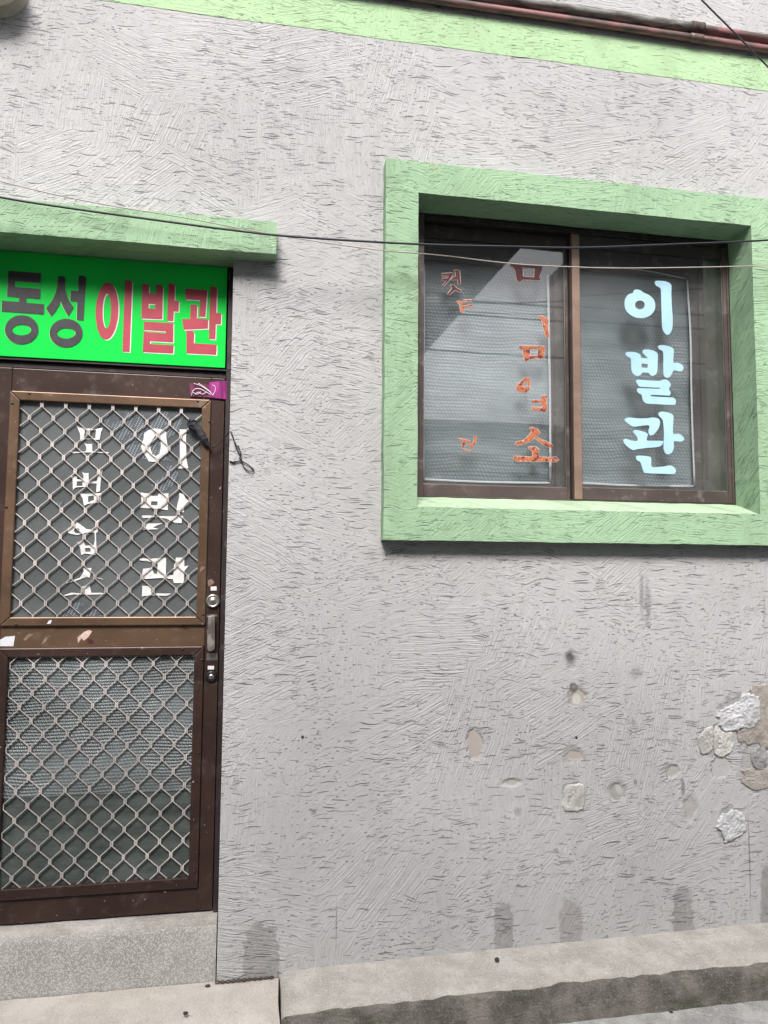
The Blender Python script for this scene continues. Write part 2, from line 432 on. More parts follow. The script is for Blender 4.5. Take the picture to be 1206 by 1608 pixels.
def concrete(name, base, dark, speck=0.5, sc=1.0, moss=0.0, terr=False, bump=0.4, stn=0.5):
    k = NT(name, rough=0.9, spec=0.2)
    k.pos()
    p = k.pos()
    a = k.noise(p, 6 * sc, 6, 0.68)
    col = k.mix(k.ramp(a, 0.36, 0.68), dark, base)
    f = k.noise(p, 120 * sc, 3, 0.7)
    col = k.mix(k.ramp(f, 0.5, 0.72, 0, speck), col, [min(1, q * 1.35) for q in base])
    col = k.mix(k.ramp(k.noise(p, 85 * sc, 3, 0.7), 0.60, 0.75, 0, stn), col, [q * 0.35 for q in dark])
    if terr:
        o = k.voro(p, 230, dim='3D')
        chip = k.m_('MULTIPLY', k.ramp(o[0], 0.62, 0.45), k.ramp(k.sep(o[1])[0], 0.42, 0.5))
        col = k.mix(k.m_('MULTIPLY', chip, 0.6), col, (0.62, 0.61, 0.59))
    if moss:
        mm = k.ramp(k.noise(k.vm('MULTIPLY', p, (4, 9, 14)), 1, 5, 0.7), 0.50, 0.70, 0, moss)
        col = k.mix(mm, col, (0.075, 0.085, 0.05))
    k.set('col', col)
    k.set('n', k.bump(k.m_('ADD', k.m_('MULTIPLY', a, 2.0), f), bump, 0.008))
    return k.m


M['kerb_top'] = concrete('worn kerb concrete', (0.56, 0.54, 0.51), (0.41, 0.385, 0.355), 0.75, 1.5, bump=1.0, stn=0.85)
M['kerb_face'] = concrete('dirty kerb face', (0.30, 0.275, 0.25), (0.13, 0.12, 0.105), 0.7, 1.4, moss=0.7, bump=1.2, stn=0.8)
M['pave'] = concrete('sandy concrete', (0.53, 0.495, 0.46), (0.43, 0.395, 0.36), 0.6, 1.4, bump=0.5, stn=0.6)
M['road'] = concrete('pale road concrete', (0.56, 0.555, 0.54), (0.33, 0.32, 0.31), 0.8, 1.3, bump=1.0, stn=0.8)
M['road_dark'] = concrete('dark unseen road', (0.13, 0.13, 0.13), (0.08, 0.08, 0.08), 0.5, 1.3, bump=1.0)  # dark tone made up for the unseen road, to cut bounced light
M['terrazzo'] = concrete('terrazzo step', (0.37, 0.36, 0.345), (0.28, 0.27, 0.256), 0.2, 1.0, terr=True, bump=0.25)
M['mortar'] = concrete('step mortar', (0.46, 0.44, 0.42), (0.30, 0.28, 0.26), 0.5, 1.2, bump=0.8)
M['plaster_white'] = concrete('smooth white filler', (0.60, 0.605, 0.63), (0.44, 0.44, 0.45), 0.3, 1.6, bump=0.6, stn=0.45)
M['plaster_pale'] = concrete('pale filler', (0.56, 0.55, 0.53), (0.38, 0.37, 0.35), 0.4, 1.6, bump=0.5, stn=0.3)
M['plaster_beige'] = concrete('rough beige mortar', (0.50, 0.46, 0.43), (0.36, 0.32, 0.29), 0.4, 2.0, bump=1.0, stn=0.6)
M['plaster_grey'] = concrete('grey mortar', (0.34, 0.34, 0.345), (0.23, 0.225, 0.225), 0.3, 1.6, bump=0.5)
M['crater'] = concrete('dark hole', (0.16, 0.155, 0.15), (0.08, 0.078, 0.075), 0.2, 2.0, bump=1.0)
M['opp_wall'] = flat('pale render across the alley', (0.5, 0.5, 0.5), 0.9, 0.08, 2)
M['opp_dark'] = flat('dark roof sheet', (0.05, 0.05, 0.055), 0.7, 0.2, 3)
M['room'] = NT('dim room', col=(0.05, 0.05, 0.05), rough=0.9).m
k = NT('flaking red pipe paint', rough=0.5)
n = k.noise(k.vm('MULTIPLY', k.pos(), (9, 40, 40)), 1, 5, 0.65)
k.set('col', k.mix(k.ramp(n, 0.42, 0.6), (0.26, 0.115, 0.115), (0.095, 0.07, 0.062)))
k.set('n', k.bump(n, 0.4, 0.004))
M['pipe_red'] = k.m
k = NT('grimy grey pipe', rough=0.6)
n = k.noise(k.vm('MULTIPLY', k.pos(), (9, 40, 40)), 1, 5, 0.65)
k.set('col', k.mix(k.ramp(n, 0.40, 0.62), (0.25, 0.245, 0.23), (0.09, 0.078, 0.07)))
k.set('n', k.bump(n, 0.4, 0.004))
M['pipe_grey'] = k.m
for key in list(M):
    if isinstance(M[key], NT):
        M[key] = M[key].m


# ------------------------------------------------------------------ mesh helpers
class MB:
    def __init__(s):
        s.v, s.f, s.mi, s.sm = [], [], [], []

    def add(s, vs, fs, mi=0, smooth=False):
        o = len(s.v)
        s.v += [tuple(q) for q in vs]
        s.f += [tuple(i + o for i in f) for f in fs]
        s.mi += [mi] * len(fs)
        s.sm += [smooth] * len(fs)
        return s

    def box(s, x0, x1, y0, y1, z0, z1, mi=0):
        v = [(x, y, z) for x in (x0, x1) for y in (y0, y1) for z in (z0, z1)]
        return s.add(v, [(0, 1, 3, 2), (4, 6, 7, 5), (0, 4, 5, 1), (2, 3, 7, 6), (0, 2, 6, 4), (1, 5, 7, 3)], mi)

    def prism(s, outer, holes, y0, y1, mi=0):
        """polygon given as (x, z) extruded from the front y0 to the back y1"""
        loops = [list(outer)] + [list(h) for h in holes]
        vl = [[Vector((a, b, 0)) for a, b in L] for L in loops]
        tri = tessellate_polygon(vl)
        fl = [q for L in loops for q in L]
        n = len(fl)
        fs = []
        for t in tri:
            a, b, c = [fl[i] for i in t]
            ar = (b[0] - a[0]) * (c[1] - a[1]) - (c[0] - a[0]) * (b[1] - a[1])
            t = t if ar > 0 else t[::-1]
            fs.append(tuple(t))
            fs.append(tuple(i + n for i in t[::-1]))
        o = 0
        for j, L in enumerate(loops):
            ar = sum(L[i][0] * L[(i + 1) % len(L)][1] - L[(i + 1) % len(L)][0] * L[i][1] for i in range(len(L)))
            ccw = (ar > 0) != (j > 0)
            for i in range(len(L)):
                a, b = o + i, o + (i + 1) % len(L)
                fs.append((a, a + n, b + n, b) if ccw else (b, b + n, a + n, a))
            o += len(L)
        return s.add([(a, y0, b) for a, b in fl] + [(a, y1, b) for a, b in fl], fs, mi)

    def tube(s, path, r, n=8, mi=0, flatten=None, taper=None):
        path = [Vector(q) for q in path]
        vs, fs = [], []
        ref = None
        for i, q in enumerate(path):
            d = (path[min(i + 1, len(path) - 1)] - path[max(i - 1, 0)]).normalized()
            if ref is None:
                ref = d.cross(Vector((0, 1, 0)))
                if ref.length < 0.1:
                    ref = d.cross(Vector((0, 0, 1)))
            ref = (ref - d * ref.dot(d)).normalized()
            o = d.cross(ref)
            rr = r[i] if isinstance(r, (list, tuple)) else r
            for j in range(n):
                a = 2 * math.pi * j / n
                vs.append(q + ref * (rr * math.cos(a)) + o * (rr * (flatten or 1) * math.sin(a)))
        for i in range(len(path) - 1):
            for j in range(n):
                a, b = i * n + j, i * n + (j + 1) % n
                fs.append((a, b, b + n, a + n))
        fs.append(tuple(range(n))[::-1])
        fs.append(tuple((len(path) - 1) * n + j for j in range(n)))
        s.add(vs, fs, mi, True)
        return s

    def lathe(s, c, prof, n=24, mi=0):
        """profile of (radius, y) turned about the wall normal through c"""
        vs, fs = [], []
        for r, y in prof:
            for j in range(n):
                a = 2 * math.pi * j / n
                vs.append((c[0] + r * math.cos(a), c[1] + y, c[2] + r * math.sin(a)))
        for i in range(len(prof) - 1):
            for j in range(n):
                a, b = i * n + j, i * n + (j + 1) % n
                fs.append((a, b, b + n, a + n))
        fs.append(tuple((len(prof) - 1) * n + j for j in range(n)))
        return s.add(vs, fs, mi, True)

    def build(s, name, mats, parent=None, bevel=0.0, segs=2, label=None):
        me = bpy.data.meshes.new(name)
        me.from_pydata(s.v, [], s.f)
        for m in (mats if isinstance(mats, (list, tuple)) else [mats]):
            me.materials.append(m)
        me.polygons.foreach_set('material_index', s.mi)
        me.polygons.foreach_set('use_smooth', s.sm)
        bm = bmesh.new()
        bm.from_mesh(me)
        bmesh.ops.recalc_face_normals(bm, faces=bm.faces) if name not in OPEN else None
        bm.to_mesh(me)
        bm.free()
        me.update()
        o = bpy.data.objects.new(name, me)
        COL.objects.link(o)
        if parent is not None:
            o.parent = parent
        if bevel:
            b = o.modifiers.new('bevel', 'BEVEL')
            b.width = bevel
            b.segments = segs
            b.limit_method = 'ANGLE'
            b.angle_limit = rad(40)
        if label:
            o['label'] = label
        return o


OPEN = {'wall', 'interior'}


def tag(o, label=None, cat=None, group=None, kind=None):
    for a, b in (('label', label), ('category', cat), ('group', group), ('kind', kind)):
        if b:
            o[a] = b
    return o


def empty(name, loc=(0, 0, 0)):
    o = bpy.data.objects.new(name, None)
    COL.objects.link(o)
    o.empty_display_size = 0.1
    return o


def crom(pts, n=4):
    out = []
    L = len(pts)
    for i in range(L):
        p0, p1, p2, p3 = [Vector(pts[(i + q) % L]) for q in (-1, 0, 1, 2)]
        for t in range(n):
            t /= n
            out.append(tuple(0.5 * ((2 * p1) + (p2 - p0) * t + (2 * p0 - 5 * p1 + 4 * p2 - p3) * t * t + (3 * p1 - p0 - 3 * p2 + p3) * t ** 3)))
    return out


def crom_open(pts, n=6):
    pts = [Vector(q) for q in pts]
    P = [pts[0] * 2 - pts[1]] + pts + [pts[-1] * 2 - pts[-2]]
    out = []
    for i in range(1, len(P) - 2):
        p0, p1, p2, p3 = P[i - 1:i + 3]
        for t in range(n):
            t /= n
            out.append(0.5 * ((2 * p1) + (p2 - p0) * t + (2 * p0 - 5 * p1 + 4 * p2 - p3) * t * t + (3 * p1 - p0 - 3 * p2 + p3) * t ** 3))
    return out + [pts[-1]]


def worn(pts, amp, step=0.022):
    """hand-floated edges: the outline wanders by a millimetre or two"""
    out = []
    for i in range(len(pts)):
        a, b = Vector(pts[i]), Vector(pts[(i + 1) % len(pts)])
        n_ = max(2, int((b - a).length / step))
        d = (b - a).normalized()
        for j in range(n_):
            q = a + (b - a) * (j / n_)
            w = amp * (noise.noise(Vector((q.x * 9, q.y * 9, 1.5))) + 0.6 * noise.noise(Vector((q.x * 40, q.y * 40, 7)))) if j else 0
            out.append((q.x + d.y * w, q.y - d.x * w))
    return out


def ell(cx, cy, rx, ry, n=40, tilt=0.0):
    return [(cx + rx * math.cos(a) + tilt * ry * math.sin(a), cy + ry * math.sin(a)) for a in [2 * math.pi * i / n for i in range(n)]]


def tr(pts, org, sc, y):
    """measured outline -> (x, z) on the plane at depth y"""
    out = []
    for a, b in pts:
        q = at(org[0] + a / sc, org[1] + b / sc, y)
        out.append((q.x, q.z))
    return out


# ------------------------------------------------------------------ setting: street
rm = MB()
gx = [-40, -8] + [-3 + 0.25 * i for i in range(29)] + [8, 40]
gy = [-40, -9, -6.0] + [-5 + 0.2 * i for i in range(26)] + [0.02]
vs = []
for j, y in enumerate(gy):
    for i, x in enumerate(gx):
        z = 0.070 + 0.004 * min(max(x, -3), 4) + 0.006 * noise.noise(Vector((x * 2, y * 2, 0)))
        vs.append((x, y, z))
nx = len(gx)
fs = [(j * nx + i, j * nx + i + 1, (j + 1) * nx + i + 1, (j + 1) * nx + i) for j in range(len(gy) - 1) for i in range(nx - 1)]
rm.add(vs, fs, 0, True)
# the ground carries on under the building
rm.add([(-40, 0.02, 0.06), (40, 0.02, 0.06), (40, 40, 0.06), (-40, 40, 0.06)], [(0, 1, 2, 3)])
tag(rm.build('road', M['road_dark']), kind='structure')  # unseen road darkened so less light bounces up under hood and window head
gm = MB()
for i in range(80):
    x = -4 + 0.1 * i
    for j in range(4):
        y = -0.66 + 0.2 * j
        P = [(a, b, 0.0755 + 0.004 * min(max(a, -3), 4) + 0.006 * noise.noise(Vector((a * 2, b * 2, 0))) + 0.002 * noise.noise(Vector((a * 9, b * 9, 4)))) for a, b in ((x, y), (x + .1, y), (x + .1, y + .2), (x, y + .2))]
        gm.add(P, [(0, 1, 2, 3)], 0, True)
tag(gm.build('pale_road_strip', M['road']), kind='structure')  # visible pale edge of the road, split off from the darkened part


def kerb_piece(x0, x1, zw0, zw1, zf_drop, depth, mats, nose0=0.0, nose1=0.0, seed=0, rnd=0.022):
    """concrete kerb against the wall: worn top, rounded front edge, face down to the road"""
    n = int((x1 - x0) / 0.015)
    prof = [(0.012, 0.0), (-0.03, 0.0), (-depth * 0.5, -zf_drop * 0.5), (-depth + rnd * 2.0, -zf_drop), (-depth + rnd, -zf_drop - rnd * 0.22), (-depth + rnd * 0.35, -zf_drop - rnd * 0.7),
            (-depth, -zf_drop - rnd * 1.7), (-depth - 0.004, -0.075), (-depth - 0.010, -0.115), (-depth - 0.012, -0.30)]
    m = len(prof)
    vs, fs, mi = [], [], []
    for i in range(n + 1):
        t = i / n
        x = x0 + (x1 - x0) * t
        zt = zw0 + (zw1 - zw0) * t
        pull = 0.0
        if nose0 and x - x0 < nose0:
            pull = (1 - math.sqrt(max(0, 1 - (1 - (x - x0) / nose0) ** 2)))
        for jj, (y, dz) in enumerate(prof):
            w = noise.noise(Vector((x * 7 + seed, y * 6, dz * 6)))
            w2 = noise.noise(Vector((x * 22 + seed, y * 20, dz * 20)))
            yy = y + (0.007 * w + 0.006 * w2) * (1 if y < -0.05 else 0.2)
            zz = zt + dz + (0.004 * w + 0.0035 * w2) * (1 if jj > 0 else 0.4)
            if pull:
                zz -= pull * 0.02
                yy += pull * 0.02 * (jj / m)
            vs.append((x + (0.006 * w2 if 0 < i < n else 0.01 * w), yy, zz))
    for i in range(n):
        for jj in range(m - 1):
            fs.append((i * m + jj, i * m + jj + 1, (i + 1) * m + jj + 1, (i + 1) * m + jj))
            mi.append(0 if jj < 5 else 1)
    b = MB()
    b.add(vs, fs, 0, True)
    b.mi = mi
    b.add([vs[jj] for jj in range(m)], [tuple(range(m))], 1)
    b.add([vs[n * m + jj] for jj in range(m)], [tuple(range(m))[::-1]], 1)
    return b.build('kerb', mats)


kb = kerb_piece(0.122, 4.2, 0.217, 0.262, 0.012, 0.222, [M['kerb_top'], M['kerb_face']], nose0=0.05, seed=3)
tag(kb, 'raised worn concrete kerb with a dark mossy face below the window', 'kerb')
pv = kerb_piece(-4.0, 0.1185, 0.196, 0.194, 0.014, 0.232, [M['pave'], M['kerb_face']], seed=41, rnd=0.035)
pv.name = 'doorstep_slab'
tag(pv, 'low sandy concrete slab on the ground in front of the door step', 'slab')

# ------------------------------------------------------------------ the shop building
bld = empty('shop_building')
tag(bld, 'grey stucco shop building with green window surround and brown grille door', 'building')

XS = [-7, -3, -1.0, -0.095, 0.600, XMID, 2.066, 4.5, 9]
ZS = [-0.3, 0.19, 1.870, 2.835, 3.125, 4.4, 6.4]
DOOR_X, DOOR_Z = (-1.0, -0.095), (-0.3, 2.835)
WIN_X, WIN_Z = (0.600, 2.066), (1.870, 3.125)
wb = MB()


def solid(x0, x1, z0, z1):
    xm, zm = (x0 + x1) / 2, (z0 + z1) / 2
    if DOOR_X[0] < xm < DOOR_X[1] and DOOR_Z[0] < zm < DOOR_Z[1]:
        return False
    if WIN_X[0] < xm < WIN_X[1] and WIN_Z[0] < zm < WIN_Z[1]:
        return False
    return True


for i in range(len(XS) - 1):
    for j in range(len(ZS) - 1):
        x0, x1, z0, z1 = XS[i], XS[i + 1], ZS[j], ZS[j + 1]
        if solid(x0, x1, z0, z1):
            wb.add([(x0, 0, z0), (x1, 0, z0), (x1, 0, z1), (x0, 0, z1)], [(0, 1, 2, 3)], 1 if x0 == -0.095 and z0 < 2 else 2 if x0 == 0.600 and z1 < 1.9 else 3 if x0 > 0.7 and z1 < 1.9 else 0)
TH = 0.26
for (xa, xb), (za, zb) in ((DOOR_X, DOOR_Z), (WIN_X, WIN_Z)):
    wb.add([(xa, 0, za), (xa, 0, zb), (xa, TH, zb), (xa, TH, za)], [(0, 1, 2, 3)])
    wb.add([(xb, 0, za), (xb, TH, za), (xb, TH, zb), (xb, 0, zb)], [(0, 1, 2, 3)])
    wb.add([(xa, 0, zb), (xb, 0, zb), (xb, TH, zb), (xa, TH, zb)], [(0, 1, 2, 3)])
    if za > 0:
        wb.add([(xa, 0, za), (xa, TH, za), (xb, TH, za), (xb, 0, za)], [(0, 1, 2, 3)])
# the rest of the shell: inner leaf, sides, back, flat roof
wb.add([(-7, 0, -.3), (-7, 0, 6.4), (-7, 7, 6.4), (-7, 7, -.3)], [(0, 1, 2, 3)])
wb.add([(9, 0, -.3), (9, 7, -.3), (9, 7, 6.4), (9, 0, 6.4)], [(0, 1, 2, 3)])
wb.add([(-7, 0, 6.4), (9, 0, 6.4), (9, 7, 6.4), (-7, 7, 6.4)], [(0, 1, 2, 3)])
wb.add([(-7, 7, -.3), (-7, 7, 6.4), (9, 7, 6.4), (9, 7, -.3)], [(0, 1, 2, 3)])
wb.build('wall', [M['wall'], M['wall_left'], M['wall_low'], M['wall_right']], bld)
rb = MB()
for (a, b) in (((-1.25, 0.05), (0.1, 2.95)), ((0.4, 2.4), (1.2, 3.35))):
    x0, x1 = a
    z0, z1 = b
    y0, y1 = TH, 2.2
    v = [(x, y, z) for x in (x0, x1) for y in (y0, y1) for z in (z0, z1)]
    rb.add(v, [(0, 1, 3, 2), (4, 6, 7, 5), (2, 3, 7, 6), (0, 2, 6, 4), (1, 5, 7, 3)])
rb.build('interior', M['room'], bld)

# painted band with a hand-cut edge
bb = MB()
n = 120
top, bot = [], []
for i in range(n + 1):
    x = -6.9 + 15.8 * i / n
    bot.append((x, 3.774 + 0.005 * noise.noise(Vector((x * 3, 0, 0)))))
    top.append((x, 3.925 + 0.006 * noise.noise(Vector((x * 4, 5, 0)))))
bb.prism(bot + top[::-1], [], -0.0014, 0.002)
bb.build('painted_band', M['band'], bld)

# door hood
hb = MB()
hx0, hx1, hz0, hz1, hp = -1.16, 0.062, 2.812, 2.935, 0.08
hb.prism(worn([(hx0, hz0), (hx1, hz0), (hx1, hz1), (hx0, hz1)], 0.0022), [], -hp, 0.0)
hb.build('door_hood', M['green'], bld, bevel=0.008, segs=3)
hs_ = MB()
hs_.box(-0.9995, -0.0955, 0.0005, 0.165, 2.8118, 2.830)
hs_.build('hood_soffit', M['green'], bld)


# ------------------------------------------------------------------ plaster repairs on the wall
def patch(pts, org, sc, mat, h=0.006, seed=0, nm='plaster_patch', label=None):
    """low lump of filler on the wall, irregular outline"""
    P = tr(crom(pts, 9), org, sc, 0.0)
    n = len(P)
    cx_ = sum(p[0] for p in P) / n
    cz_ = sum(p[1] for p in P) / n
    P2 = []
    for (x, z) in P:
        w = noise.noise(Vector((x * 60 + seed, z * 60, 0))) * 0.13 + noise.noise(Vector((x * 150, z * 190, seed))) * 0.12
        P2.append((cx_ + (x - cx_) * (1 + w), cz_ + (z - cz_) * (1 + w)))
    rings = [(1.0, 0.003), (0.985, -0.5 * h), (0.95, -0.8 * h)] + [(0.9 - 0.05 * i_, -h * 0.85) for i_ in range(17)]
    vs, fs = [], []
    for s_, y in rings:
        for k_, (x, z) in enumerate(P2):
            x0_, z0_ = P[k_]
            e_ = max(0.0, (s_ - 0.75) / 0.25)
            X, Z = cx_ + (x * e_ + x0_ * (1 - e_) - cx_) * s_, cz_ + (z * e_ + z0_ * (1 - e_) - cz_) * s_
            yy = y
            if s_ < 0.95:
                yy += h * 0.6 * noise.noise(Vector((X * 40, Z * 30, seed))) + h * 0.4 * noise.noise(Vector((X * 110, Z * 110, seed)))
            vs.append((X, min(yy, -0.0012) if s_ < 1 else yy, Z))
    for i in range(len(rings) - 1):
        for j in range(n):
            fs.append((i * n + j, i * n + (j + 1) % n, (i + 1) * n + (j + 1) % n, (i + 1) * n + j))
    fs.append(tuple((len(rings) - 1) * n + j for j in range(n)))
    b = MB().add(vs, fs, 0, True)
    return b.build(nm, mat, bld, label=label)


ZA, SA = (1080, 1060), 5.746
ZB, SB = (700, 850), 2.383
patch([(560, 120), (724, 80), (780, 200), (770, 640), (600, 630), (470, 600), (440, 520), (520, 470), (600, 470), (660, 330), (640, 220)], ZA, SA, M['plaster_beige'], 0.006, 5, label='rough beige mortar patch')
patch([(490, 175), (550, 160), (610, 185), (645, 270), (640, 390), (580, 470), (490, 480), (400, 505), (310, 500), (270, 420), (265, 350), (330, 300), (400, 265), (470, 225)], ZA, SA, M['plaster_white'], 0.011, 1, label='large white filler patch')
patch([(90, 580), (120, 520), (185, 465), (222, 480), (226, 560), (218, 668), (150, 720), (115, 715)], ZA, SA, M['plaster_pale'], 0.007, 2, label='pale filler patch')
patch([(232, 500), (262, 458), (310, 510), (400, 520), (408, 640), (375, 700), (300, 745), (262, 735), (226, 672)], ZA, SA, M['plaster_pale'], 0.008, 9, label='pale filler patch')
patch([(570, 690), (610, 650), (670, 650), (710, 690), (705, 800), (650, 850), (600, 830), (565, 750)], ZA, SA, M['plaster_grey'], 0.007, 3, label='grey filler patch')
patch([(490, 860), (560, 835), (640, 855), (720, 850), (740, 1000), (640, 1040), (540, 1010), (480, 950), (500, 900)], ZA, SA, M['plaster_beige'], 0.006, 4, label='rough beige mortar patch')
patch([(330, 1250), (420, 1215), (510, 1260), (520, 1370), (480, 1440), (340, 1510), (310, 1440), (260, 1360), (290, 1270)], ZA, SA, M['plaster_white'], 0.009, 6, label='white filler patch')
patch([(447, 915), (480, 908), (515, 912), (518, 985), (500, 1010), (440, 1004), (440, 960)], ZB, SB, M['plaster_pale'], 0.006, 13, label='squarish pale filler patch')

# ------------------------------------------------------------------ the window
wf = MB()
X0, X1, Z0, Z1 = 0.612, 2.0555, 1.9385, 3.1130
FY0, FY1 = 0.098, 0.235
wf.box(X0, 0.668, FY0, FY1, Z0, Z1)
wf.box(2.0465, X1, FY0, FY1, Z0, Z1)
wf.box(0.668, 2.0465, FY0, FY1, 3.088, Z1, 1)  # header in darker brown, painting in the shade of the recess
wf.box(0.668, 2.0465, FY0 + 0.006, FY1, Z0, 1.9425)
win = wf.build('window', [M['win'], M['dark_frame_and_shade']], bld, bevel=0.0015, segs=1, label='two-pane sliding window with a brown aluminium frame')
# surround: a raised stucco frame with sloping mortar sill
sb = MB()
OX0, OX1, OZ0, OZ1 = 0.478, 2.190, 1.757, 3.241
IX0, IX1, IZ0, IZ1 = 0.607, 2.057, 1.884, 3.116
ring_o = [(OX0, OZ0), (OX1, OZ0), (OX1, OZ1), (OX0, OZ1)]
ring_i = [(IX0, IZ0), (IX1, IZ0), (IX1, IZ1), (IX0, IZ1)]
sb.prism(worn(ring_o, 0.0022), [worn(ring_i, 0.0016)], -0.058, 0.0965)
sb.build('window_surround', M['green'], win, bevel=0.011, segs=3)
sl = MB()
pr_ = [(-0.050, 1.8835), (-0.046, 1.8865), (0.05, 1.922), (0.105, 1.9375), (0.105, 1.8835)]
n = 60
vs, fs = [], []
for i in range(n + 1):
    x = IX0 + 0.001 + (IX1 - IX0 - 0.002) * i / n
    for (y, z) in pr_:
        w = 0.0025 * noise.noise(Vector((x * 14, y * 20, z * 3))) if z > 1.8836 else 0
        vs.append((x, y, z + w))
for i in range(n):
    for j in range(5):
        fs.append((i * 5 + j, i * 5 + (j + 1) % 5, (i + 1) * 5 + (j + 1) % 5, (i + 1) * 5 + j))
fs += [(0, 1, 2, 3, 4), tuple(n * 5 + j for j in (4, 3, 2, 1, 0))]
sl.add(vs, fs)
sl.build('sill', M['sill'], win)


def ring(mb, x0, x1, z0, z1, l, r, b, t, y0, y1, mi=0):
    mb.box(x0, x0 + l, y0, y1, z0, z1, mi)
    mb.box(x1 - r, x1, y0, y1, z0, z1, mi)
    mb.box(x0 + l, x1 - r, y0 + 0.001, y1 - 0.001, z0, z0 + b, mi)
    mb.box(x0 + l, x1 - r, y0 + 0.001, y1 - 0.001, z1 - t, z1, 3)  # top rail can take its own darker slot, colour standing in for shade


# left sash sits behind the right one
q = MB()
ring(q, 0.6685, 1.318, 1.9435, 3.087, 0.004, 0.020, 0.050, 0.055, 0.132, 0.160)
q.build('sash', [M['win'], M['win'], M['win'], M['dark_frame_and_shade']], win, bevel=0.0015, segs=1)
q = MB()
ring(q, 1.350, 2.046, 1.9435, 3.087, 0.002, 0.016, 0.050, 0.055, 0.102, 0.129, 0)
q.box(1.3145, 1.3495, 0.0995, 0.131, 1.9435, 3.087, 1)
q.box(1.3075, 1.314, 0.108, 0.129, 1.9435, 3.087, 2)
q.build('sash', [M['win'], M['win_light'], M['dark_frame_and_shade'], M['dark_frame_and_shade']], win, bevel=0.0015, segs=1)
MB().box(0.6725, 1.298, 0.143, 0.148, 1.9935, 3.032).build('pane', M['glass'], win)
MB().box(1.352, 2.030, 0.113, 0.118, 1.9935, 3.032).build('pane', M['glass'], win)
q = MB()   # thin bright gasket round each pane
for (a, b, y) in ((0.6725, 1.298, 0.1405), (1.352, 2.030, 0.1105)):
    q.box(a, b, y, y + 0.002, 1.9935, 1.9975)
    q.box(b - 0.003, b, y, y + 0.002, 1.9978, 3.03)
q.build('gasket', M['steel'], win)
# inner window frame behind the glass with bubble wrap taped into it
q = MB()
q.prism([(0.60, 1.90), (2.07, 1.90), (2.07, 3.13), (0.60, 3.13)],
        [[(0.684, 2.016), (1.244, 2.016), (1.244, 2.955), (0.684, 2.955)], [(1.378, 2.020), (1.917, 2.020), (1.917, 2.968), (1.378, 2.968)]], 0.180, 0.200)
q.box(1.955, 2.0, 0.170, 0.1795, 1.93, 3.10)
q.box(1.262, 1.29, 0.172, 0.1795, 1.93, 3.10)
q.build('inner_frame', M['win'], win, bevel=0.002, segs=1)
for (x0, x1, z0, z1) in ((0.678, 1.250, 2.010, 2.960), (1.372, 1.923, 2.014, 2.975)):
    q = MB()
    nx_, nz_ = 30, 40
    vs, fs = [], []
    for j in range(nz_ + 1):
        for i in range(nx_ + 1):
            x, z = x0 + (x1 - x0) * i / nx_, z0 + (z1 - z0) * j / nz_
            e = min(i, nx_ - i, j, nz_ - j) / 5
            y = 0.205 + min(1, e) * (0.006 + 0.012 * noise.noise(Vector((x * 1.5, z * 7, 1))) + 0.004 * noise.noise(Vector((x * 9, z * 4, 2))))
            vs.append((x, y, z))
    w = nx_ + 1
    fs = [(j * w + i, j * w + i + 1, (j + 1) * w + i + 1, (j + 1) * w + i) for j in range(nz_) for i in range(nx_)]
    q.add(vs, fs, 0, True)
    q.build('bubble_wrap', M['film'], win)
q = MB()   # strips of tape along the edges of the wrap
tp = M['plastic_white']
for path, r in (([(0.686, .1785, 2.02), (0.684, .1785, 2.3), (0.686, .1785, 2.62), (0.687, .1785, 2.93)], 0.005),
                ([(0.69, .1785, 2.018), (0.95, .1785, 2.014), (1.24, .1785, 2.018)], 0.005),
                ([(1.241, .1785, 2.02), (1.243, .1785, 2.4), (1.240, .1785, 2.93)], 0.006),
                ([(1.38, .1785, 2.022), (1.6, .1785, 2.018), (1.91, .1785, 2.022)], 0.005),
                ([(1.916, .1785, 2.02), (1.912, .1785, 2.4), (1.915, .1785, 2.7), (1.905, .1785, 2.96)], 0.005),
                ([(1.90, .1785, 2.965), (1.72, .1785, 2.985), (1.55, .1785, 2.99), (1.38, .1785, 2.972)], 0.003)):
    q.tube(crom_open(path, 5), r, 6, 0, flatten=0.25)
q.build('edge_tape', tp, win)


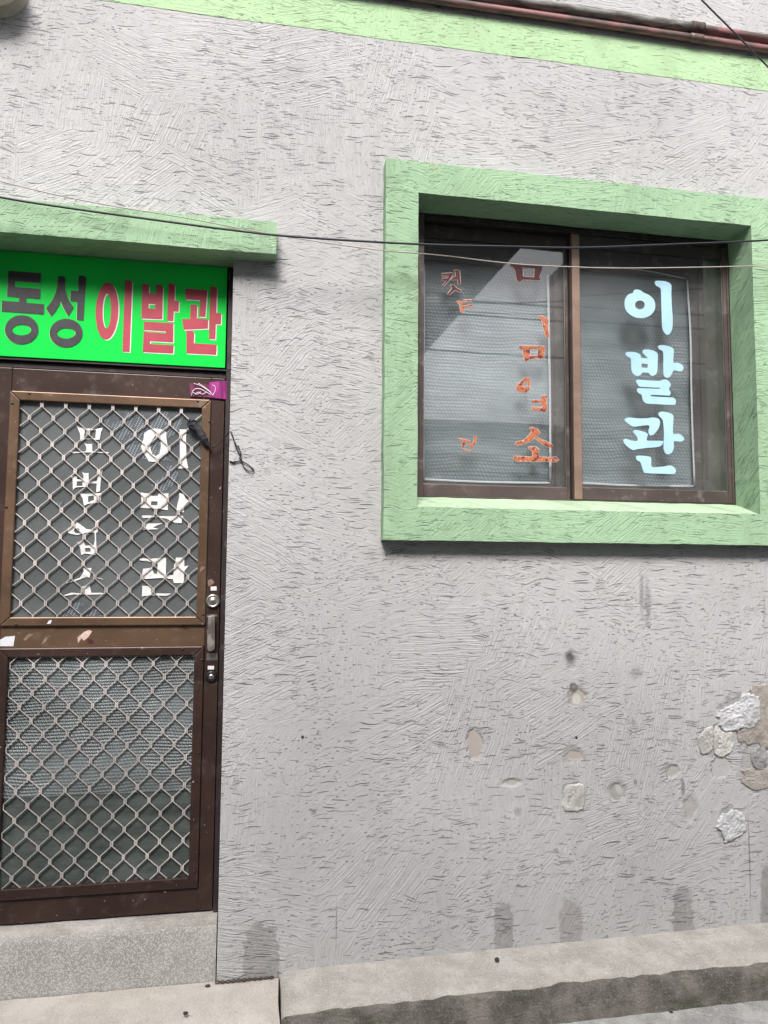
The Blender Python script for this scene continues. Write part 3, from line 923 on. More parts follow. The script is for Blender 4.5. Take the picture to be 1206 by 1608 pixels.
def letter(nm, polys, org, sc, y, mat, parent, th=0.0015, smooth=0, rim=None, rimw=0.004, label=None, curl=0.0):
    q = MB()
    for outer, holes in polys:
        o = crom(outer, smooth) if smooth else outer
        hs2 = [crom(h, smooth) if smooth and len(h) > 4 else h for h in holes]
        q.prism(tr(o, org, sc, y), [tr(h, org, sc, y) for h in hs2], y - th, y)
        if rim:
            P = tr(o, org, sc, y)
            cx_, cz_ = sum(p[0] for p in P) / len(P), sum(p[1] for p in P) / len(P)
            R = []
            for i in range(len(P)):
                a, b, c = Vector(P[i - 1]), Vector(P[i]), Vector(P[(i + 1) % len(P)])
                d = (c - a)
                nn = Vector((d.y, -d.x)).normalized() if d.length > 1e-6 else Vector((0, 0))
                R.append(nn)
            ar = sum(P[i][0] * P[(i + 1) % len(P)][1] - P[(i + 1) % len(P)][0] * P[i][1] for i in range(len(P)))
            sg = 1 if ar > 0 else -1
            P2 = [(p[0] + r.x * rimw * sg, p[1] + r.y * rimw * sg) for p, r in zip(P, R)]
            q.prism(P2, [[(cx2 * 0.88 + ccx * 0.12, cz2 * 0.88 + ccz * 0.12) for (cx2, cz2) in tr(h, org, sc, y)
                          for (ccx, ccz) in [(sum(p[0] for p in tr(h, org, sc, y)) / len(h), sum(p[1] for p in tr(h, org, sc, y)) / len(h))]] for h in hs2], y - th * 0.45, y + 0.0002, 1)
    ob = q.build(nm, [mat, rim or mat], parent, label=label)
    if curl:
        me = ob.data
        for v in me.vertices:
            v.co.y -= curl * max(0.0, noise.noise(Vector((v.co.x * 45, 0, v.co.z * 45))) + 0.1)
    return ob


YW2 = 0.1122
OC, OD, OE = (970, 430), (970, 530), (970, 640)
s10 = 10.05
letter('letter', [([(240, 285), (265, 255), (320, 250), (370, 270), (410, 300), (490, 335), (560, 400), (590, 490), (575, 580), (520, 650), (440, 690), (370, 700), (270, 685), (180, 635), (120, 560), (107, 470), (120, 390), (170, 325), (248, 300)], [ell(347, 492, 77, 71, 24)]),
                  ([(585, 150), (590, 120), (640, 110), (740, 118), (810, 145), (845, 190), (843, 300), (850, 500), (865, 700), (860, 850), (830, 930), (785, 962), (735, 930), (700, 850), (690, 600), (680, 300), (670, 230), (600, 185)], [])],
       OC, s10, YW2, M['ice'], win, smooth=3)
letter('letter', [([(122, 260), (135, 235), (190, 228), (280, 235), (340, 262), (362, 290), (370, 322), (470, 328), (450, 300), (400, 255), (390, 225), (410, 195), (470, 190), (560, 208), (615, 240), (632, 275), (627, 400), (622, 520), (600, 580), (550, 605), (510, 592), (485, 560), (385, 555), (370, 580), (330, 605), (270, 595), (225, 545), (212, 480), (207, 350), (195, 325), (145, 295)], [[(373, 410), (472, 418), (470, 483), (373, 475)]]),
                  ([(633, 150), (650, 125), (720, 122), (800, 140), (860, 165), (882, 200), (878, 300), (875, 395), (930, 397), (990, 415), (1025, 450), (1033, 490), (1010, 528), (960, 532), (880, 520), (850, 580), (820, 620), (780, 637), (740, 620), (718, 550), (715, 240), (660, 195)], []),
                  ([(287, 695), (300, 672), (340, 668), (500, 680), (640, 686), (690, 675), (740, 663), (790, 680), (828, 720), (830, 760), (805, 815), (830, 860), (825, 905), (790, 917), (545, 905), (543, 932), (830, 945), (890, 958), (915, 1000), (905, 1045), (870, 1062), (500, 1046), (430, 1030), (390, 980), (375, 905), (330, 880), (302, 845), (310, 810), (350, 800), (640, 810), (660, 797), (640, 792), (380, 780), (330, 765)], [])],
       OD, s10, YW2, M['ice'], win, smooth=3)
letter('letter', [([(108, 205), (120, 175), (170, 158), (300, 170), (450, 172), (540, 158), (610, 165), (655, 195), (664, 240), (645, 320), (590, 400), (540, 440), (505, 435), (485, 405), (487, 350), (492, 283), (370, 288), (250, 302), (180, 265)], []),
                  ([(242, 385), (255, 362), (310, 358), (400, 380), (450, 400), (475, 430), (462, 460), (460, 520), (560, 525), (700, 528), (712, 550), (695, 590), (640, 620), (480, 635), (310, 655), (250, 672), (190, 645), (110, 575), (88, 530), (95, 505), (130, 495), (200, 518), (305, 527), (305, 480), (285, 440)], []),
                  ([(640, 110), (660, 75), (710, 65), (790, 80), (850, 105), (877, 140), (873, 250), (872, 410), (950, 412), (1010, 440), (1045, 490), (1025, 530), (980, 537), (885, 535), (882, 640), (850, 710), (795, 738), (750, 720), (725, 660), (722, 560), (730, 400), (712, 210), (690, 175)], []),
                  ([(295, 765), (400, 762), (480, 770), (520, 785), (528, 830), (535, 935), (650, 937), (740, 928), (810, 915), (870, 930), (910, 975), (912, 1010), (880, 1045), (700, 1043), (450, 1035), (405, 1010), (370, 900), (350, 855), (298, 825)], [])],
       OE, s10, YW2, M['ice'], win, smooth=3)
YW1 = 0.1422
OF, SF = (680, 400), 6.03
OG, SG = (680, 580), 5.743
letter('letter', [([(732, 90), (760, 85), (850, 100), (1020, 103), (1037, 115), (1020, 170), (1005, 215), (1018, 243), (960, 243), (955, 240), (850, 235), (830, 255), (805, 258), (790, 230), (780, 160), (765, 125), (738, 105)], [[(848, 120), (963, 130), (955, 215), (850, 207)]])],
       OF, SF, YW1, M['maroon'], win, rim=M['copper_rim'], rimw=0.0022, label='dark maroon peeling letter')
letter('letter', [([(80, 180), (185, 172), (190, 185), (150, 245), (95, 300), (88, 290), (130, 245), (80, 240), (85, 225), (140, 220), (150, 200), (85, 200)], []),
                  ([(195, 150), (235, 145), (252, 155), (258, 280), (238, 288), (235, 235), (190, 238), (165, 240), (185, 215), (212, 205), (212, 170)], []),
                  ([(165, 285), (205, 290), (215, 310), (272, 345), (262, 355), (205, 335), (150, 382), (135, 378), (180, 320)], [])],
       OF, SF, YW1, M['maroon'], win, rim=M['copper_rim'], rimw=0.0022, label='dark maroon peeling letter')
letter('letter', [([(225, 440), (250, 440), (280, 450), (275, 490), (370, 470), (380, 485), (295, 502), (290, 545), (272, 548), (258, 520), (255, 470), (232, 455)], []),
                  ([(285, 432), (365, 423), (370, 437), (288, 447)], [])], OF, SF, YW1, M['copper'], win, rim=M['copper_rim'], rimw=0.002)
letter('letter', [([(998, 582), (1020, 580), (1090, 610), (1085, 680), (1100, 770), (1075, 795), (1055, 740), (1035, 650), (1030, 615), (1005, 600)], [])], OF, SF, YW1, M['copper'], win, rim=M['copper_rim'], rimw=0.002)
letter('letter', [([(808, 870), (830, 862), (900, 865), (1060, 868), (1055, 920), (1045, 960), (1055, 985), (1005, 985), (990, 980), (910, 990), (890, 1012), (865, 1000), (852, 940), (850, 900), (820, 888)], [[(915, 892), (995, 892), (990, 958), (920, 960)]])], OF, SF, YW1, M['copper'], win, rim=M['copper_rim'], rimw=0.002)
letter('letter', [([(745, 170), (760, 140), (830, 75), (870, 75), (873, 130), (870, 180), (845, 208), (790, 205), (755, 190)], [[(845, 100), (805, 150), (815, 165), (850, 158), (858, 140)]]),
                  ([(890, 278), (985, 280), (980, 260), (965, 245), (990, 238), (1030, 240), (1022, 290), (1028, 370), (1005, 388), (980, 375), (890, 368), (890, 340), (985, 345), (985, 303), (890, 300)], [])], OG, SG, YW1, M['copper'], win, rim=M['copper_rim'], rimw=0.0018)
letter('letter', [([(865, 530), (890, 522), (940, 540), (970, 570), (925, 610), (860, 660), (760, 685), (738, 672), (745, 655), (820, 640), (880, 580), (890, 555)], []),
                  ([(920, 620), (945, 618), (1030, 655), (1078, 685), (1065, 712), (1000, 685)], []),
                  ([(858, 705), (880, 697), (930, 700), (952, 715), (952, 790), (1060, 795), (1110, 790), (1135, 815), (1115, 835), (1000, 828), (800, 832), (745, 825), (725, 805), (730, 785), (760, 783), (895, 792), (895, 735), (865, 720)], [])], OG, SG, YW1, M['copper'], win, rim=M['copper_rim'], rimw=0.002)
letter('letter', [([(222, 622), (290, 632), (340, 648), (335, 658), (295, 655), (285, 680), (270, 715), (330, 730), (360, 742), (355, 750), (300, 732), (255, 712), (265, 690), (258, 668), (275, 650), (235, 635)], []),
                  ([(365, 592), (395, 610), (380, 670), (355, 712), (345, 695), (312, 685), (318, 670), (355, 678), (370, 630)], [])], OG, SG, YW1, M['copper'], win, rim=M['copper_rim'], rimw=0.0015)

# ------------------------------------------------------------------ the door
DY = 0.070
db = MB()
dx0, dx1, dz0, dz1 = -0.945, -0.1185, 0.413, 2.370
db.box(dx0, -0.877, DY, 0.118, dz0, dz1)
db.box(-0.170, dx1, DY, 0.118, dz0, dz1)
db.box(-0.877, -0.170, DY + 0.0015, 0.117, 2.281, dz1)
db.box(-0.877, -0.170, DY + 0.0015, 0.117, 1.358, 1.438, 1)
db.box(-0.877, -0.170, DY + 0.0015, 0.117, dz0, 0.502)
door = db.build('door', [M['door'], M['door_warm']], bld, bevel=0.0025, segs=2, label='brown aluminium door with two diamond grille panels')
fb = MB()
fb.box(-0.1155, -0.0965, 0.064, 0.17, 0.40, 2.398)
fb.box(-0.9985, -0.949, 0.064, 0.17, 0.40, 2.398)
fb.box(-0.949, -0.1155, 0.085, 0.17, 2.374, 2.398)
fb.box(-0.949, -0.1155, 0.10, 0.17, 0.40, 0.4125)
fb.build('door_frame', M['dark_frame_and_shade'], door, bevel=0.002, segs=1)


def mitred(x0, x1, z0, z1, l, r, b, t, y0, y1):
    """four mitred strips of trim with hairline joints"""
    g = 0.0007
    A, B, C_, D_ = (x0, z0), (x1, z0), (x1, z1), (x0, z1)
    a, b2, c, d = (x0 + l, z0 + b), (x1 - r, z0 + b), (x1 - r, z1 - t), (x0 + l, z1 - t)
    q = MB()
    q.prism([(A[0] + g, A[1]), (B[0] - g, B[1]), (b2[0] - g, b2[1]), (a[0] + g, a[1])], [], y0, y1)
    q.prism([(D_[0] + g, D_[1]), (d[0] + g, d[1]), (c[0] - g, c[1]), (C_[0] - g, C_[1])], [], y0, y1)
    q.prism([(A[0], A[1] + g), (a[0], a[1] + g), (d[0], d[1] - g), (D_[0], D_[1] - g)], [], y0, y1)
    q.prism([(B[0], B[1] + g), (C_[0], C_[1] - g), (c[0], c[1] - g), (b2[0], b2[1] + g)], [], y0, y1)
    return q


mitred(-0.8785, -0.1690, 1.4365, 2.283, 0.034, 0.033, 0.031, 0.033, 0.060, 0.0785).build('grille_frame', M['door_warm'], door, bevel=0.003, segs=2)
mitred(-0.8785, -0.1710, 0.498, 1.3585, 0.034, 0.034, 0.036, 0.032, 0.060, 0.0785).build('grille_frame', M['door'], door, bevel=0.003, segs=2)
MB().box(-0.874, -0.173, 0.0795, 0.0875, 1.440, 2.279).build('pane', M['glass_grey'], door, label='dark grey glass pane')
MB().box(-0.874, -0.173, 0.0795, 0.0875, 0.836, 1.356).build('bubble_wrap', M['film_door'], door)
MB().box(-0.874, -0.173, 0.0815, 0.0895, 0.504, 0.8355).build('pane', M['glass_dark'], door, label='dark greenish glass pane at the foot of the door')


def grille(x0, x1, z0, z1, xn, zt, px, pz, y0=0.0680, y1=0.0730):
    """zigzag strips pressed together at the joints"""
    q = MB()
    t = 0.0022
    nv = 0.0098           # half height of a joint

    def zig(col):
        # strip between columns of joints at col*px/2 and (col+1)*px/2
        pts = []
        r = -2
        while True:
            z = zt - r * pz
            if z < z0 - pz * 1.2:
                break
            on_left = (r + col) % 2 == 0
            x = xn + (col if on_left else col + 1) * px / 2 + (0.0042 if on_left else -0.0042)
            x += 0.0012 * noise.noise(Vector((x * 9, z * 9, col)))
            pts.append((x, z + nv))
            pts.append((x, z - nv))
            r += 1
        return pts
    cols = range(-2, int((x1 - xn) / (px / 2)) + 2)
    for c in cols:
        P = zig(c)
        # clip to the opening
        L = []
        for a, b in zip(P[:-1], P[1:]):
            (xa, za), (xb, zb) = a, b
            steps = 1 if abs(xa - xb) < 0.006 else 6
            for i in range(steps):
                L.append((xa + (xb - xa) * i / steps, za + (zb - za) * i / steps))
        L.append(P[-1])
        run = []
        runs = []
        for x, z in L:
            if x0 - 0.004 <= x <= x1 + 0.004 and z0 - 0.006 <= z <= z1 + 0.006:
                run.append((x, z))
            else:
                if len(run) > 1:
                    runs.append(run)
                run = []
        if len(run) > 1:
            runs.append(run)
        for R in runs:
            vs, fs = [], []
            for i, (x, z) in enumerate(R):
                a = Vector(R[max(i - 1, 0)])
                b = Vector(R[min(i + 1, len(R) - 1)])
                d = (b - a).normalized()
                nn = Vector((-d.y, d.x)) * t / 2
                vs += [(x + nn.x, y0, z + nn.y), (x - nn.x, y0, z - nn.y), (x - nn.x, y1, z - nn.y), (x + nn.x, y1, z + nn.y)]
            for i in range(len(R) - 1):
                for j in range(4):
                    fs.append((i * 4 + j, i * 4 + (j + 1) % 4, i * 4 + 4 + (j + 1) % 4, i * 4 + 4 + j))
            fs += [(0, 1, 2, 3), tuple(len(vs) - 4 + j for j in (3, 2, 1, 0))]
            q.add(vs, fs)
    r = -1
    while zt - r * pz > z0 - 0.01:
        z = zt - r * pz
        for c in range(-2, int((x1 - xn) / px) + 2):
            x = xn + (c + (0.5 if r % 2 else 0)) * px
            if x0 + 0.002 < x < x1 - 0.002 and z0 < z < z1:
                q.box(x - 0.0026, x - 0.0006, y0 + 0.0003, y1 - 0.0005, z - 0.0092, z + 0.0092)
                q.box(x + 0.0006, x + 0.0026, y0 + 0.0003, y1 - 0.0005, z - 0.0092, z + 0.0092)
        r += 1
    return q


grille(-0.8445, -0.202, 1.4675, 2.250, -0.771, 2.238, 0.0823, 0.0481).build('grille', M['grille'], door)
grille(-0.8445, -0.205, 0.534, 1.3265, -0.761, 1.297, 0.0820, 0.0487).build('grille', M['grille'], door)

# bubble wrap scraps stuck to the upper pane
O2, S2 = (0, 560), 2.68
YS = 0.0795
q = MB()
for P in ([(440, 245), (520, 230), (600, 245), (680, 230), (770, 240), (745, 320), (700, 350), (700, 420), (720, 440), (600, 430), (540, 420), (490, 330), (450, 290)],
          [(700, 440), (730, 470), (750, 500), (710, 560), (650, 560), (640, 530), (690, 500)], [(280, 1060), (330, 1035), (400, 1060), (440, 1092), (260, 1096)], [(235, 610), (270, 600), (262, 625), (240, 625)]):
    MB().prism(tr(crom(P, 3), O2, S2, YS), [], YS - 0.0012, YS + 0.001).build('bubble_wrap_scrap', M['scrap'], door)
# the white vinyl letters, dried and peeling
OH, OI, OJ, OK = (90, 650), (90, 800), (200, 650), (200, 760)
s107, s8 = 10.72, 8.04
YV = 0.0785
letter('letter', [([(320, 195), (365, 230), (470, 240), (490, 250), (560, 245), (660, 255), (680, 245), (765, 240), (740, 300), (715, 435), (560, 425), (470, 430), (405, 470), (390, 420), (385, 330), (350, 250)], [[(470, 280), (655, 275), (640, 415), (520, 420), (440, 400)]]),
                  ([(455, 485), (500, 510), (590, 505), (590, 630), (870, 650), (860, 665), (600, 648), (450, 650), (260, 665), (205, 622), (330, 640), (485, 635), (490, 560)], [])], OH, s107, YV, M['white_peel'], door, curl=0.0032)
letter('letter', [([(215, 1040), (260, 1040), (330, 1060), (330, 1100), (440, 1110), (445, 1040), (420, 980), (470, 1000), (530, 995), (530, 1140), (670, 1130), (685, 1030), (710, 950), (765, 950), (740, 1040), (720, 1300), (660, 1320), (665, 1170), (560, 1170), (500, 1200), (490, 1220), (390, 1230), (310, 1240), (265, 1280), (258, 1100)], [[(330, 1135), (425, 1135), (430, 1215), (325, 1215)]]),
                  ([(370, 1330), (450, 1345), (640, 1340), (755, 1330), (720, 1500), (560, 1505), (500, 1520), (450, 1545), (430, 1430)], [[(520, 1390), (615, 1375), (620, 1450), (520, 1490)]])], OH, s107, YV, M['white_peel'], door, curl=0.0032)
letter('letter', [([(315, 195), (350, 225), (500, 335), (640, 350), (650, 200), (720, 170), (690, 280), (680, 385), (655, 390), (655, 530), (665, 740), (640, 780), (580, 750), (470, 740), (405, 765), (385, 640), (340, 555), (445, 535), (470, 610), (620, 600), (635, 510), (630, 390), (500, 385), (430, 410), (325, 430), (190, 400), (175, 345), (250, 280), (310, 235)], [ell(333, 358, 52, 48, 14), [(472, 648), (560, 645), (565, 712), (472, 712)]])], OI, s107, YV, M['white_peel'], door, curl=0.0032)
letter('letter', [([(430, 985), (580, 988), (565, 1060), (545, 1145), (480, 1140), (360, 1185), (150, 1250), (155, 1230), (380, 1150), (430, 1080), (450, 1040)], []), ([(620, 1138), (700, 1150), (790, 1178), (780, 1180), (690, 1160), (620, 1145)], []),
                  ([(415, 1300), (545, 1280), (575, 1405), (730, 1400), (840, 1420), (740, 1428), (500, 1435), (280, 1430), (125, 1455), (120, 1440), (240, 1400), (330, 1410), (455, 1410), (450, 1340)], [])], OI, s107, YV, M['white_peel'], door, curl=0.0032)
letter('letter', [([(215, 240), (270, 205), (345, 185), (430, 195), (495, 230), (490, 280), (505, 380), (525, 480), (400, 590), (330, 605), (270, 600), (245, 550), (200, 490), (175, 420), (185, 370), (205, 320)], [[(355, 270), (300, 350), (290, 430), (310, 500), (360, 535), (405, 500), (425, 420), (420, 340), (390, 300)]]),
                  ([(660, 195), (750, 200), (740, 300), (745, 560), (770, 685), (640, 690), (665, 640)], [])], OJ, s8, YV, M['white_peel'], door, curl=0.0032)
letter('letter', [([(170, 105), (215, 118), (300, 120), (300, 150), (385, 150), (395, 125), (520, 120), (510, 330), (430, 318), (340, 310), (165, 300), (180, 200)], [[(300, 222), (383, 222), (380, 270), (298, 270)]]),
                  ([(655, 115), (710, 125), (730, 175), (775, 215), (720, 270), (715, 360), (670, 350), (620, 340), (635, 250), (655, 170)], []),
                  ([(185, 398), (300, 400), (420, 408), (600, 408), (710, 405), (690, 440), (685, 495), (600, 495), (560, 470), (500, 440), (400, 420), (200, 430), (185, 420)], []),
                  ([(205, 495), (330, 500), (450, 495), (360, 530), (320, 550), (400, 570), (190, 580), (190, 560), (215, 545)], [])], OK, s8, YV, M['white_peel'], door, curl=0.0032)
letter('letter', [([(155, 945), (200, 940), (300, 945), (490, 930), (485, 1150), (580, 1150), (590, 1040), (615, 930), (720, 930), (720, 1040), (775, 1030), (720, 1100), (710, 1250), (590, 1250), (575, 1200), (430, 1185), (270, 1195), (180, 1200), (200, 1070), (270, 1065), (310, 1050), (335, 1130), (375, 1135), (385, 1010), (320, 990), (240, 975), (160, 965)], []),
                  ([(190, 1285), (300, 1290), (300, 1380), (560, 1385), (500, 1410), (240, 1410), (185, 1420)], [])], OK, s8, YV, M['white_peel'], door, curl=0.0032)

# screws in the trim
for (sx, sz) in [(124, 155), (52, 197), (832, 188), (882, 273), (27, 634), (855, 1086), (776, 1128), (68, 1128), (769, 1233), (850, 1277)]:
    c = at(sx / 2.68, 560 + sz / 2.68, 0.060)
    MB().lathe(c, [(0.0048, 0.001), (0.0046, -0.0012), (0.0030, -0.0026), (0.0006, -0.003)], 10).build('screw', M['black_metal'], door)
for (sx, sz) in [(835, 490), (820, 988), (743, 1048)]:
    c = at(sx / 2.68, 1000 + sz / 2.68, 0.060)
    MB().lathe(c, [(0.0048, 0.001), (0.0046, -0.0012), (0.0030, -0.0026), (0.0006, -0.003)], 10).build('screw', M['black_metal'], door)

# round lock above the handle
c = at(334.5, 560 + 1028 / 2.68, DY)
lk = MB().lathe(c, [(0.0255, 0.001), (0.0255, -0.006), (0.024, -0.010), (0.0195, -0.0125), (0.0185, -0.0105), (0.0120, -0.0105), (0.0115, -0.0135), (0.0005, -0.0135)], 28).build('lock', M['steel'], door, label='round silver door lock')
MB().box(c.x - 0.0012, c.x + 0.0012, c.y - 0.0142, c.y - 0.013, c.z - 0.006, c.z + 0.004).build('keyhole', M['black_metal'], door)
c = at(332.0, 1000 + 165 / 2.68, DY)
MB().lathe(c, [(0.0205, 0.001), (0.0205, -0.004), (0.018, -0.010), (0.0130, -0.011), (0.0110, -0.0095), (0.0005, -0.0095)], 26).build('lock', M['black_metal'], door, label='small lock with a black ring')
MB().lathe(c, [(0.0095, -0.0093), (0.0092, -0.0125), (0.0005, -0.0125)], 20).build('lock_core', M['steel'], door)
MB().box(c.x - 0.0011, c.x + 0.0011, c.y - 0.0132, c.y - 0.012, c.z - 0.005, c.z + 0.004).build('keyhole', M['black_metal'], door)
# pull handle: flat bar on two stand-offs, wrapped in old clear tape
q = MB()
hx0, hx1 = -0.1600, -0.1335
q.prism([(hx0 + 0.002, 1.470), (hx1, 1.474), (hx1 + 0.002, 1.352), (hx1 - 0.004, 1.344), (hx0 + 0.006, 1.342), (hx0 + 0.001, 1.352), (hx0 + 0.001, 1.400), (hx0 - 0.003, 1.412), (hx0 + 0.001, 1.425)], [], 0.040, 0.048)
q.box(-0.1535, -0.1395, 0.047, 0.0705, 1.452, 1.466)
q.box(-0.1535, -0.1395, 0.047, 0.0705, 1.352, 1.366)
k = NT('taped handle', rough=0.3, metal=0.3)
n = k.noise(k.vm('MULTIPLY', k.pos(), (60, 20, 25)), 1, 4)
k.set('col', k.mix(k.ramp(n, 0.4, 0.65), (0.13, 0.115, 0.105), (0.34, 0.31, 0.29)))
k.set('n', k.bump(n, 0.5, 0.003))
q.build('handle', k.m, door, bevel=0.002, segs=2)


def plate(nm, org, sc, P, y, th, mat, label=None):
    q = MB()
    q.prism(tr(P, org, sc, y), [], y - th, y + 0.0005)
    return q.build(nm, mat, door, label=label)


OL, SL = (280, 880), 7.31
plate('sticker', OL, SL, [(372, 300), (440, 298), (440, 344), (372, 346)], DY, 0.0015, M['plastic_white'])
plate('sticker', OL, SL, [(338, 1212), (410, 1210), (410, 1250), (338, 1252)], DY, 0.0015, M['plastic_white'])
plate('metal_tape', OL, SL, [(325, 1068), (450, 1068), (450, 1145), (325, 1148)], DY, 0.0015, M['steel'])
plate('metal_tape', OL, SL, [(328, 622), (390, 618), (450, 622), (450, 645), (390, 650), (330, 655)], DY, 0.0015, M['steel'])
plate('tape_scrap', OL, SL, [(262, 68), (315, 78), (240, 145)], 0.060, 0.001, M['win_light'])
plate('tape_scrap', OL, SL, [(340, 225), (385, 215), (415, 250), (400, 268), (350, 300), (338, 270)], DY, 0.001, M['win_light'])
OM, SM = (0, 960), 8.04
plate('tape_scrap', OM, SM, [(0, 360), (70, 320), (190, 310), (170, 440), (0, 440)], DY + 0.0015, 0.001, M['plastic_white'], 'torn whitish sticker scrap')
plate('tape_scrap', OM, SM, [(520, 425), (560, 345), (600, 320), (600, 360), (560, 400)], DY + 0.0015, 0.001, M['win_light'])
plate('tape_scrap', OM, SM, [(295, 350), (350, 290), (380, 280), (430, 295), (380, 320), (320, 378)], DY + 0.0015, 0.001, M['win_light'])
plate('tape_scrap', OM, SM, [(1085, 350), (1150, 345), (1192, 380), (1170, 415), (1120, 405)], DY + 0.0015, 0.001, M['maroon'], 'maroon sticker scrap')
plate('tape_scrap', OM, SM, [(980, 330), (1060, 260), (1120, 235), (1165, 250), (1120, 320), (1060, 370), (1030, 340), (985, 400)], DY + 0.0015, 0.0006, M['copper_rim'])
plate('tape_scrap', OM, SM, [(590, 160), (620, 115), (655, 110), (640, 155)], 0.060, 0.0008, M['plastic_white'])

# purple tape at the top corner
q = MB()
q.prism(tr([(797, 113), (895, 118), (893, 172), (800, 168)], O2, S2, 0.068), [], 0.0668, 0.0702, 1)
q.prism(tr([(880, 108), (955, 102), (955, 180), (880, 172)], O2, S2, 0.065), [], 0.0630, 0.0665, 0)
tpz = tr([(950, 102), (950, 180)], O2, S2, 0.065)
tape = q.build('purple_tape', [M['tape'], M['tape_thin']], door)
q = MB()
for P in ([(805, 165), (815, 140), (840, 135), (870, 150), (890, 162)], [(815, 112), (850, 125), (885, 150), (900, 165)], [(835, 112), (860, 128), (888, 150)], [(893, 120), (905, 125), (905, 145), (893, 165)],
          [(820, 160), (835, 150), (850, 158), (870, 150)], [(812, 150), (830, 158), (845, 148)]):
    q.tube([at(a / S2, 560 + b / S2, 0.0622) for a, b in crom_open([(u_, v_) for u_, v_ in P], 4)], 0.0011, 5)
q.build('flower_print', M['white'], door)

# ------------------------------------------------------------------ door step
stp = MB()
n = 50
prof = [(0.16, 0.4085), (0.045, 0.4045), (0.030, 0.400), (0.022, 0.385), (0.019, 0.365), (0.016, 0.188)]
vs, fs, mi = [], [], []
m = len(prof)
for i in range(n + 1):
    x = -0.998 + (0.998 - 0.0995) * i / n
    for jj, (y, z) in enumerate(prof):
        w = noise.noise(Vector((x * 9, y * 9, z * 9)))
        w2 = noise.noise(Vector((x * 40, y * 40, z * 40)))
        vs.append((x, y + 0.003 * w + 0.0015 * w2, z + ((0.004 * w + 0.002 * w2) if 0 < jj < m - 1 else 0)))
for i in range(n):
    for jj in range(m - 1):
        fs.append((i * m + jj, i * m + jj + 1, (i + 1) * m + jj + 1, (i + 1) * m + jj))
        mi.append(0 if jj < 3 else 1)
stp.add(vs, fs, 0, True)
stp.mi = mi
stp.add([vs[n * m + jj] for jj in range(m)] + [(-0.0995, 0.16, 0.188)], [tuple(range(m + 1))[::-1]], 1)
stp.build('door_step', [M['mortar'], M['terrazzo']], bld, label='speckled terrazzo step with a pale mortar edge')

# ------------------------------------------------------------------ the shop sign
sg = empty('shop_sign')
tag(sg, 'bright green sign board with black and red Korean lettering above the door', 'sign')
SY = 0.075
sx0, sx1, sz0, sz1 = -0.985, -0.117, 2.4065, 2.8085
MB().box(sx0 + 0.006, sx1 - 0.004, SY, SY + 0.035, sz0 + 0.007, sz1).build('sign_face', M['sign_green'], sg)
q = MB()
q.box(-0.9975, -0.0975, SY - 0.004, 0.16, 2.3995, 2.4060)
q.box(-0.1150, -0.0975, SY - 0.003, 0.16, 2.4065, 2.811)
q.box(-0.9975, -0.986, SY - 0.003, 0.16, 2.4065, 2.811)
q.build('sign_frame', M['dark_frame_and_shade'], sg, bevel=0.0012, segs=1)
OA, SA_ = (0, 400), 6.7
OB, SB_ = (140, 400), 5.025


def sign_letter(polys, org, sc, mat, outline=None):
    """letters of cut vinyl; the red ones have a white edge shifted right and down, the black a pale green one"""
    q = MB()
    for outer, holes in polys:
        q.prism(tr(outer, org, sc, SY), [tr(h, org, sc, SY) for h in holes], SY - 0.0022, SY - 0.0012)
        off = [(a + outline[0], b + outline[1]) for a, b in outer]
        hoff = [[(a + outline[0], b + outline[1]) for a, b in h] for h in holes]
        q.prism(tr(off, org, sc, SY), [tr(h, org, sc, SY) for h in hoff], SY - 0.0011, SY + 0.0002, 1)
    return q.build('letter', [mat, M['white']] if outline[2] else [mat, M['outline_green']], sg)


M['outline_green'] = flat('pale edge', (0.36, 0.62, 0.30), 0.4, 0.1, 20)
sign_letter([([(90, 170), (433, 195), (428, 298), (160, 280), (157, 340), (430, 363), (424, 465), (280, 455), (277, 508), (466, 522), (462, 628), (18, 596), (22, 486), (200, 498), (203, 450), (75, 438)], []),
             (ell(230, 790, 177, 152, 48), [ell(230, 793, 100, 57, 40)])], OA, SA_, M['sign_black'], (-4, 3, 0))
sign_letter([([(612, 228), (665, 228), (690, 245), (686, 300), (690, 370), (720, 470), (777, 560), (720, 650), (690, 600), (655, 530), (638, 487), (620, 540), (585, 600), (538, 650), (485, 565), (540, 500), (585, 410), (605, 320)], []),
             ([(828, 222), (880, 222), (908, 245), (895, 450), (880, 690), (808, 685), (815, 495), (743, 490), (745, 382), (823, 385)], []),
             (ell(697, 825, 174, 150, 48), [ell(699, 828, 97, 55, 40)])], OA, SA_, M['sign_black'], (-4, 3, 0))
sign_letter([(ell(142, 445, 90, 225, 56, -0.035), [ell(140, 445, 33, 137, 44, -0.02)]),
             ([(284, 200), (322, 202), (340, 218), (335, 400), (320, 768), (264, 765), (272, 500)], [])], OB, SB_, M['sign_red'], (7, 7, 1))
sign_letter([([(420, 230), (460, 232), (475, 248), (472, 305), (527, 308), (528, 238), (568, 240), (584, 256), (578, 510), (412, 503)], [[(470, 388), (522, 391), (522, 428), (470, 424)]]),
             ([(626, 225), (660, 228), (678, 242), (674, 365), (710, 368), (706, 450), (668, 448), (665, 525), (614, 522)], []),
             ([(433, 528), (665, 542), (664, 692), (482, 682), (480, 705), (667, 715), (664, 780), (424, 768), (430, 610), (606, 622), (606, 606), (432, 594)], [])], OB, SB_, M['sign_red'], (6, 8, 1))
